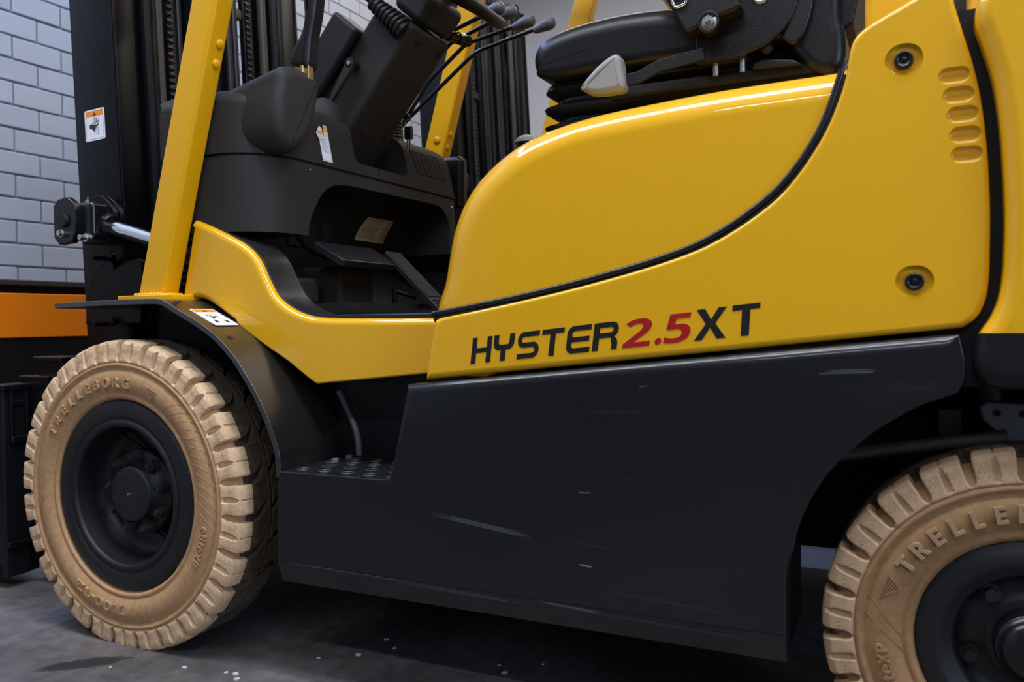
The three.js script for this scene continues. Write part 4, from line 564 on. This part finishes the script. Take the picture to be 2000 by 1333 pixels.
// --- steering column, wheel and display
{
  const u = V(0.65, 0.76, 0).normalize(), n = V(-u.y, u.x, 0), ang = Math.atan2(u.y, u.x), place = (g, s, t, z) => g.rotateZ(ang).translate(0.250 + u.x * s + n.x * t, 1.16 + u.y * s + n.y * t, z);
  const col = part('steering_column', place(rbox(-0.225, 0.225, -0.062, 0.062, -0.088, 0.088, 0.012, 4), 0.10, 0.062, -0.568), M.plastic, body, 'dark grey boxy steering column');
  part('column_seam', place(rbox(-0.16, 0.2, -0.0008, 0.0008, -0.001, 0.001, 0.0005), 0.15, 0.062, -0.4865), M.void, col);
  for (const [s, dz] of [[0.29, 0.045], [0.29, -0.055], [0.03, 0.045], [0.03, -0.05]]) { const h = part('screw_hole', rod(V(0, 0, 0), V(0, 0.0016, 0), 0.0085, 0.0085, 18), M.void, col); h.position.set(0.250 + u.x * s - n.x * 0.0012, 1.16 + u.y * s - n.y * 0.0012, -0.575 + dz); h.quaternion.setFromUnitVectors(V(0, 1, 0), n); }
  const lv = part('tilt_lock_lever', pillow([[0.217, 1.244], [0.222, 1.240], [0.228, 1.242], [0.298, 1.325], [0.30, 1.336], [0.294, 1.346], [0.283, 1.347], [0.276, 1.338]], -0.452, -0.462, 0.003, 3), M.plastic, col); part('lever_pivot', merge([rod(V(0.289, 1.336, -0.49), V(0.289, 1.336, -0.452), 0.013, 0.013, 18)]), M.plasticDark, col); part('pivot_screw', rod(V(0.289, 1.336, -0.453), V(0.289, 1.336, -0.4495), 0.005, 0.005, 12), M.steel, col);
  part('column_collar', place(rbox(-0.03, 0.05, -0.05, 0.055, -0.075, 0.075, 0.02, 4), 0.36, 0.055, -0.575), M.plasticDark, col);
  part('column_base', new THREE.SphereGeometry(0.06, 24, 16).scale(0.9, 1.1, 0.8).translate(0.215, 1.19, -0.44), M.plastic, col);
  part('column_skirt', rbox(0.10, 0.19, 1.10, 1.215, -0.71, -0.455, 0.02, 4), M.plasticDark, col);
  const bt = []; for (let k = 0; k < 8; k++) bt.push(along(new THREE.TorusGeometry(0.026 - k * 0.0015, 0.0042, 8, 24).rotateX(Math.PI / 2), V(0.425 - k * 0.0085, 1.408 + k * 0.0085, -0.482 + k * 0.004), V(0.424 - k * 0.0085, 1.409 + k * 0.0085, -0.4818 + k * 0.004))); bt.push(rod(V(0.43, 1.40, -0.484), V(0.365, 1.468, -0.452), 0.024, 0.014, 16)); part('stalk_boot', merge(bt), M.rubber, col, 'ribbed rubber boot of the direction lever'); part('direction_stalk', rod(V(0.368, 1.465, -0.453), V(0.29, 1.55, -0.41), 0.009, 0.008, 14), M.plasticDark, col);
  part('switch_knob', merge([rod(V(0.455, 1.437, -0.655), V(0.462, 1.44, -0.69), 0.014, 0.013, 20), rod(V(0.462, 1.44, -0.69), V(0.466, 1.442, -0.712), 0.016, 0.016, 20), rod(V(0.466, 1.442, -0.714), V(0.470, 1.443, -0.735), 0.0165, 0.0145, 20)]), M.blackGloss, col, 'glossy black switch knob');
  const sw = grp('steering_wheel', body, 'black steering wheel'); const c = V(0.236 + u.x * 0.455 + n.x * 0.055, 1.16 + u.y * 0.455 + n.y * 0.055, -0.575), q = new THREE.Quaternion().setFromUnitVectors(V(0, 0, 1), u);
  part('rim', new THREE.TorusGeometry(0.172, 0.0145, 16, 72).applyQuaternion(q).translate(c.x, c.y, c.z), M.plasticDark, sw);
  for (const a of [90, 210, 330]) { const d = V(Math.cos(a * Math.PI / 180), Math.sin(a * Math.PI / 180), 0).applyQuaternion(q); part('spoke', rod(c.clone().addScaledVector(u, -0.02), c.clone().addScaledVector(d, 0.172), 0.015, 0.010, 14), M.plasticDark, sw); } part('hub', along(new THREE.CylinderGeometry(0.045, 0.05, 0.05, 28), c.clone().addScaledVector(u, -0.05), c.clone().addScaledVector(u, 0.0)), M.plasticDark, sw);
  const dp = part('display_unit', place(rbox(-0.12, 0.10, -0.045, 0.045, -0.04, 0.04, 0.010, 3), 0.135, 0.165, -0.495), M.plasticDark, body, 'dark display unit beside the steering column'); part('display_screen', place(rbox(-0.05, 0.07, -0.002, 0.002, -0.03, 0.03, 0.001), 0.15, 0.119, -0.495), M.blackGloss, dp);
}
// --- hydraulic levers
for (const [z, pts] of [[-0.70, [[0.566, 1.498], [0.498, 1.483], [0.40, 1.455], [0.25, 1.30], [0.19, 1.20]]], [-0.755, [[0.575, 1.504], [0.491, 1.481], [0.40, 1.455], [0.25, 1.30], [0.19, 1.20]]], [-0.82, [[0.597, 1.498], [0.559, 1.49], [0.416, 1.471], [0.298, 1.385], [0.14, 1.20]]], [-0.90, [[0.623, 1.512], [0.584, 1.501], [0.405, 1.474], [0.184, 1.317], [0.05, 1.21]]]]) {
  const l = grp('hydraulic_lever', body, 'bent black hydraulic lever with a grey knob'), p = pts.map(q => V(q[0], q[1], z)), d = p[0].clone().sub(p[1]).normalize(), cp = new THREE.CurvePath(); 
  const bend = p[2], pre = bend.clone().lerp(p[1], 0.16), post = bend.clone().lerp(p[3], 0.16); cp.add(new THREE.LineCurve3(p[0], pre)); cp.add(new THREE.QuadraticBezierCurve3(pre, bend, post)); cp.add(new THREE.LineCurve3(post, p[3])); cp.add(new THREE.LineCurve3(p[3], p[4])); part('lever_rod', new THREE.TubeGeometry(cp, 80, 0.006, 10), M.blackGloss, l);
  const k = new THREE.LatheGeometry([[0.0001, 0.03], [0.009, 0.0285], [0.0155, 0.022], [0.0175, 0.012], [0.016, 0.0], [0.012, -0.02], [0.0095, -0.034], [0.007, -0.036]].map(q => new THREE.Vector2(...q)), 24), o = part('knob', k, M.knob, l, 'grey pear-shaped knob'); o.position.copy(p[0]); o.quaternion.setFromUnitVectors(V(0, 1, 0), d);
}
part('lever_boot', (() => { const g = []; for (let k = 0; k < 7; k++) g.push(new THREE.TorusGeometry(0.036 - k * 0.003, 0.006, 8, 24).rotateX(Math.PI / 2).translate(0.17 + k * 0.003, 1.212 + k * 0.0095, -0.80)); g.push(new THREE.CylinderGeometry(0.015, 0.034, 0.07, 20).translate(0.18, 1.24, -0.80)); return merge(g); })(), M.rubber, body, 'ribbed rubber boot at the foot of the levers');
part('filler_cap', dome(0.034, 0.022, 24).translate(0.60, 1.175, -0.82), M.greyPlastic, body, 'grey domed cap');
part('filler_neck', rod(V(0.60, 1.0, -0.82), V(0.60, 1.177, -0.82), 0.024, 0.024, 20), M.plasticDark, body);

// --- seat
{
  const s = grp('seat', body, 'black operator seat with suspension bellows');
  const cush = curve([[0.850, 1.194], [0.838, 1.215], [0.840, 1.245], [0.863, 1.27], [0.919, 1.286], [0.994, 1.293], [1.067, 1.293], [1.14, 1.287], [1.22, 1.275], [1.33, 1.26], [1.36, 1.22], [1.33, 1.192], [1.246, 1.183], [1.066, 1.186], [0.929, 1.184], [0.873, 1.185], [0.850, 1.194]], 80).slice(0, -1);
  part('seat_cushion', pillow(cush, -0.315, -0.835, p => p[1] > 1.2 ? 0.042 : 0.02, 8), M.leather, s, 'black vinyl seat cushion');
  const lev = [[1.186, 0], [1.180, 0.014], [1.168, 0.018], [1.153, -0.004], [1.147, -0.004], [1.134, 0.02], [1.128, 0.018], [1.112, -0.006], [1.107, -0.006], [1.096, 0.02], [1.088, 0.016], [1.068, -0.004], [1.05, 0]], rr = lev.map(([y, d]) => roundRect(0.862 - d, 1.40 + d, 0.365 - d, 0.785 + d, 0.05, 6).map(([x, zz]) => [x, y, -zz]));
  const P = [], T = (a, b, c) => P.push(...a, ...b, ...c); for (let k = 0; k + 1 < rr.length; k++) for (let i = 0; i < rr[k].length; i++) { const j = (i + 1) % rr[k].length; T(rr[k][i], rr[k + 1][i], rr[k][j]); T(rr[k][j], rr[k + 1][i], rr[k + 1][j]); }
  const bg = new THREE.BufferGeometry(); bg.setAttribute('position', new THREE.Float32BufferAttribute(P, 3)); bg.setAttribute('uv', new THREE.Float32BufferAttribute(new Float32Array(P.length / 3 * 2), 2)); bg.computeVertexNormals(); part('bellows', toCreasedNormals(bg, 0.5), M.seal, s, 'folded black rubber bellows');
  part('seat_base', merge([rbox(1.0, 1.385, 1.128, 1.152, -0.81, -0.335, 0.008), rbox(1.20, 1.36, 1.148, 1.166, -0.80, -0.35, 0.008, 3)]), M.plasticDark, s); part('base_shield', pillow([[1.278, 1.144], [1.28, 1.155], [1.295, 1.16], [1.32, 1.158], [1.35, 1.152], [1.365, 1.14]], -0.318, -0.36, 0.005, 3), M.plasticDark, s);
  part('side_bracket', pillow([...curve([[1.182, 1.30], [1.18, 1.20], [1.181, 1.168], [1.19, 1.162], [1.263, 1.167]], 12), ...curve([[1.266, 1.168], [1.30, 1.178], [1.325, 1.193], [1.345, 1.214], [1.36, 1.25], [1.363, 1.30]], 16), [1.36, 1.42], [1.30, 1.44], [1.22, 1.36]], -0.303, -0.312, 0.004, 3), M.leather, s, 'black textured steel seat bracket');
  part('bracket_flange', rbox(1.181, 1.27, 1.163, 1.172, -0.33, -0.300, 0.003), M.plasticDark, s);
  for (const x of [1.214, 1.262]) part('bracket_bolt', rod(V(x, 1.14, -0.316), V(x, 1.166, -0.316), 0.006, 0.006, 10), M.steel, s);
  part('hinge_washer', lathe([[0.007, 0], [0.0072, 0.003], [0.0145, 0.003], [0.016, 0.0015], [0.016, -0.004]], 32).translate(1.297, 1.268, -0.303), M.steel, s, 'bright washer on the hinge pin'); part('hinge_pin', rod(V(1.297, 1.268, -0.306), V(1.297, 1.268, -0.3), 0.007, 0.007, 16), M.brass, s);
  part('letter', (() => { const g = new TextGeometry('S', { font, size: 0.012, depth: 0.0008, bevelEnabled: false }); return g.translate(1.298, 1.216, -0.3035); })(), M.void, s);
  part('buckle_housing', pillow([[1.10, 1.33], [1.128, 1.29], [1.168, 1.216], [1.172, 1.211], [1.18, 1.211], [1.194, 1.217], [1.20, 1.226], [1.225, 1.228], [1.262, 1.236], [1.268, 1.243], [1.262, 1.26], [1.25, 1.33]], -0.262, -0.30, 0.006, 4), M.plasticDark, s, 'black seat belt buckle housing');
  part('buckle_boss', lathe([[0.0195, -0.02], [0.0195, 0.0], [0.0175, 0.002], [0.0155, 0.0], [0.015, -0.012], [0.001, -0.012]], 32).translate(1.213, 1.222, -0.262), M.seal, s); part('buckle_bolt', merge([lathe([[0.0142, 0], [0.0142, 0.002], [0.001, 0.002]], 24), along(hexNut(0.0105, 0.008), V(0, 0, 0.002), V(0, 0, 0.010)), rod(V(0, 0, 0.008), V(0, 0, 0.020), 0.0055, 0.005, 14)]).translate(1.213, 1.222, -0.266), M.steel, s, 'bright bolt and nut');
  part('buckle_frame', (() => { const o = [[1.134, 1.32], [1.151, 1.262], [1.156, 1.256], [1.171, 1.26], [1.174, 1.266], [1.164, 1.32]].map(p => V(p[0], p[1], -0.260)); return tube(o, 0.003, 50, 8, true, 0.15); })(), M.chrome, s, 'chromed buckle frame'); part('buckle_slot', pillow([[1.14, 1.318], [1.154, 1.268], [1.166, 1.271], [1.158, 1.318]], -0.2605, -0.263, 0.0005, 1), M.void, s);
  part('handle', pillow(curve([[0.968, 1.136], [0.975, 1.148], [1.0, 1.172], [1.025, 1.188], [1.04, 1.192], [1.048, 1.184], [1.052, 1.163], [1.056, 1.128], [1.035, 1.122], [1.002, 1.122], [0.985, 1.126], [0.968, 1.136]], 44).slice(0, -1), -0.258, -0.288, 0.011, 5), M.greyPlastic, s, 'grey plastic adjustment handle');
  part('handle_arm', plateSweep([[1.045, 1.145], [1.075, 1.146], [1.115, 1.162], [1.20, 1.172]].map(p => [p[0], p[1] + 0.011]), -0.284, -0.276, 0.022), M.plasticDark, s);
  const br = curve([[1.325, 1.23], [1.338, 1.185], [1.362, 1.145], [1.392, 1.122], [1.418, 1.122], [1.433, 1.145], [1.434, 1.19], [1.428, 1.25], [1.45, 1.45], [1.52, 1.70], [1.44, 1.72], [1.375, 1.5], [1.335, 1.30], [1.325, 1.23]], 70).slice(0, -1); part('backrest', pillow(br, -0.325, -0.83, 0.022, 7), M.leather, s, 'black vinyl seat backrest');
  part('back_shell', pillow([[1.405, 1.30], [1.418, 1.215], [1.432, 1.203], [1.445, 1.212], [1.455, 1.26], [1.50, 1.5], [1.45, 1.5]], -0.355, -0.80, 0.006, 3), M.plasticDark, s);
  part('recliner_cover', pillow(curve([[1.33, 1.19], [1.352, 1.175], [1.372, 1.20], [1.385, 1.25], [1.39, 1.33], [1.36, 1.33], [1.35, 1.24], [1.33, 1.19]], 30).slice(0, -1), -0.308, -0.33, 0.005, 3), M.seal, s);
  part('shield_knob', new THREE.SphereGeometry(0.010, 14, 10).translate(1.304, 1.178, -0.322), M.plastic, s);
}
part('rear_hose', tube([V(1.44, 1.04, -0.16), V(1.455, 1.08, -0.16), V(1.475, 1.10, -0.16)], 0.012, 16, 10), M.rubber, body);

for (const c of [...body.children]) { c.position.sub(BASE); F.add(c); }
shadow(F);

// ------------------------------------------------------------------ second forklift beyond the first
const F2 = F.clone(); F2.name = numbered('forklift'); F2.position.add(V(0.2, 0, -1.38)); F2.userData = { label: 'second yellow forklift half hidden behind the first, only mast and guard legs showing', category: 'forklift', group: 'parked forklifts' };
for (const n of ['key_ring']) { const o = F2.getObjectByName(n); if (o) o.parent.remove(o); }
scene.add(F2);

// ------------------------------------------------------------------ keys in the ignition
{
  const k = thing('key_ring', 'bunch of keys with a black fob hanging from the dashboard lock', 'keys', 0.306, 1.168, -0.69);
  part('ring', new THREE.TorusGeometry(0.011, 0.0012, 8, 28).translate(0, 0.066, 0), M.steel, k); part('fob', pillow(roundRect(-0.011, 0.011, 0.024, 0.058, 0.003, 3), 0.006, -0.006, 0.002, 3), M.seal, k);
  for (const x of [-0.0035, 0.0035]) part('key_blade', rbox(x - 0.0025, x + 0.0025, 0.0, 0.026, -0.001, 0.001, 0.0005), M.brass, k); part('lock', rod(V(0.0, 0.078, 0.0), V(-0.012, 0.09, 0.0), 0.010, 0.010, 16), M.seal, k);
  shadow(k);
}
// ------------------------------------------------------------------ orange unit along the wall
{
  const t = thing('storage_cabinet', 'low black cabinet with a wide orange band standing along the brick wall', 'cabinet', -1.60, 0, -0.9);
  const org = phy(S(0.95, 0.24, 0.002), { roughness: 0.5, specularIntensity: 0.5 });
  part('plinth', rbox(-0.13, 0.14, 0.0, 0.654, -1.4, 1.6, 0.004), M.black, t); part('band', rbox(-0.13, 0.15, 0.654, 0.819, -1.4, 1.6, 0.003), org, t, 'orange painted band'); part('recess', box(-0.12, 0.12, 0.819, 0.849, -1.38, 1.58), M.void, t); part('top', rbox(-0.13, 0.15, 0.849, 0.870, -1.4, 1.6, 0.004), std(S(0.04, 0.03, 0.025), { roughness: 0.5 }), t);
  shadow(t);
}
// ------------------------------------------------------------------ pale floor strip and crumbs
{
  const f = scene.getObjectByName('floor'); part('pale_strip', box(0.2, 3.2, 0.0, 0.0012, -1.62, -1.18), std(S(0.75, 0.75, 0.76), { roughness: 0.6 }), f, 'white strip on the floor between the forklifts');  // flat white strip laid on the floor between the trucks
  const chips = [[0.211, 0.025, 1], [0.307, 0.008, 0.8], [0.33, 0.006, 1.3], [0.349, 0.023, 1.1], [0.07, 0.086, 0.6], [0.501, -0.267, 1], [0.544, -0.234, 1], [0.495, -0.173, 1.2], [0.813, -0.22, 1.2], [0.787, -0.248, 0.8], [0.429, -0.126, 0.7], [0.866, -0.289, 0.8]];
  const cm = std(S(0.5, 0.49, 0.46), { roughness: 0.7 });
  chips.forEach(([x, z, s], i) => { const g = pillow([[0.006, 0], [0.003, 0.004], [-0.002, 0.0045], [-0.006, 0.001], [-0.004, -0.004], [0.003, -0.0035]], 0.0022, 0, 0.0008, 2).scale(s, s, s); faceUp(g).rotateY(i * 1.3); const m = new THREE.Mesh(g, cm); m.name = numbered('paint_flake'); m.position.set(x, 0, z); m.castShadow = m.receiveShadow = true; m.userData = { label: 'small pale paint flake on the concrete floor near the forklift', category: 'debris', group: 'paint flakes on the floor' }; scene.add(m); });
}
renderer.render(scene, camera);
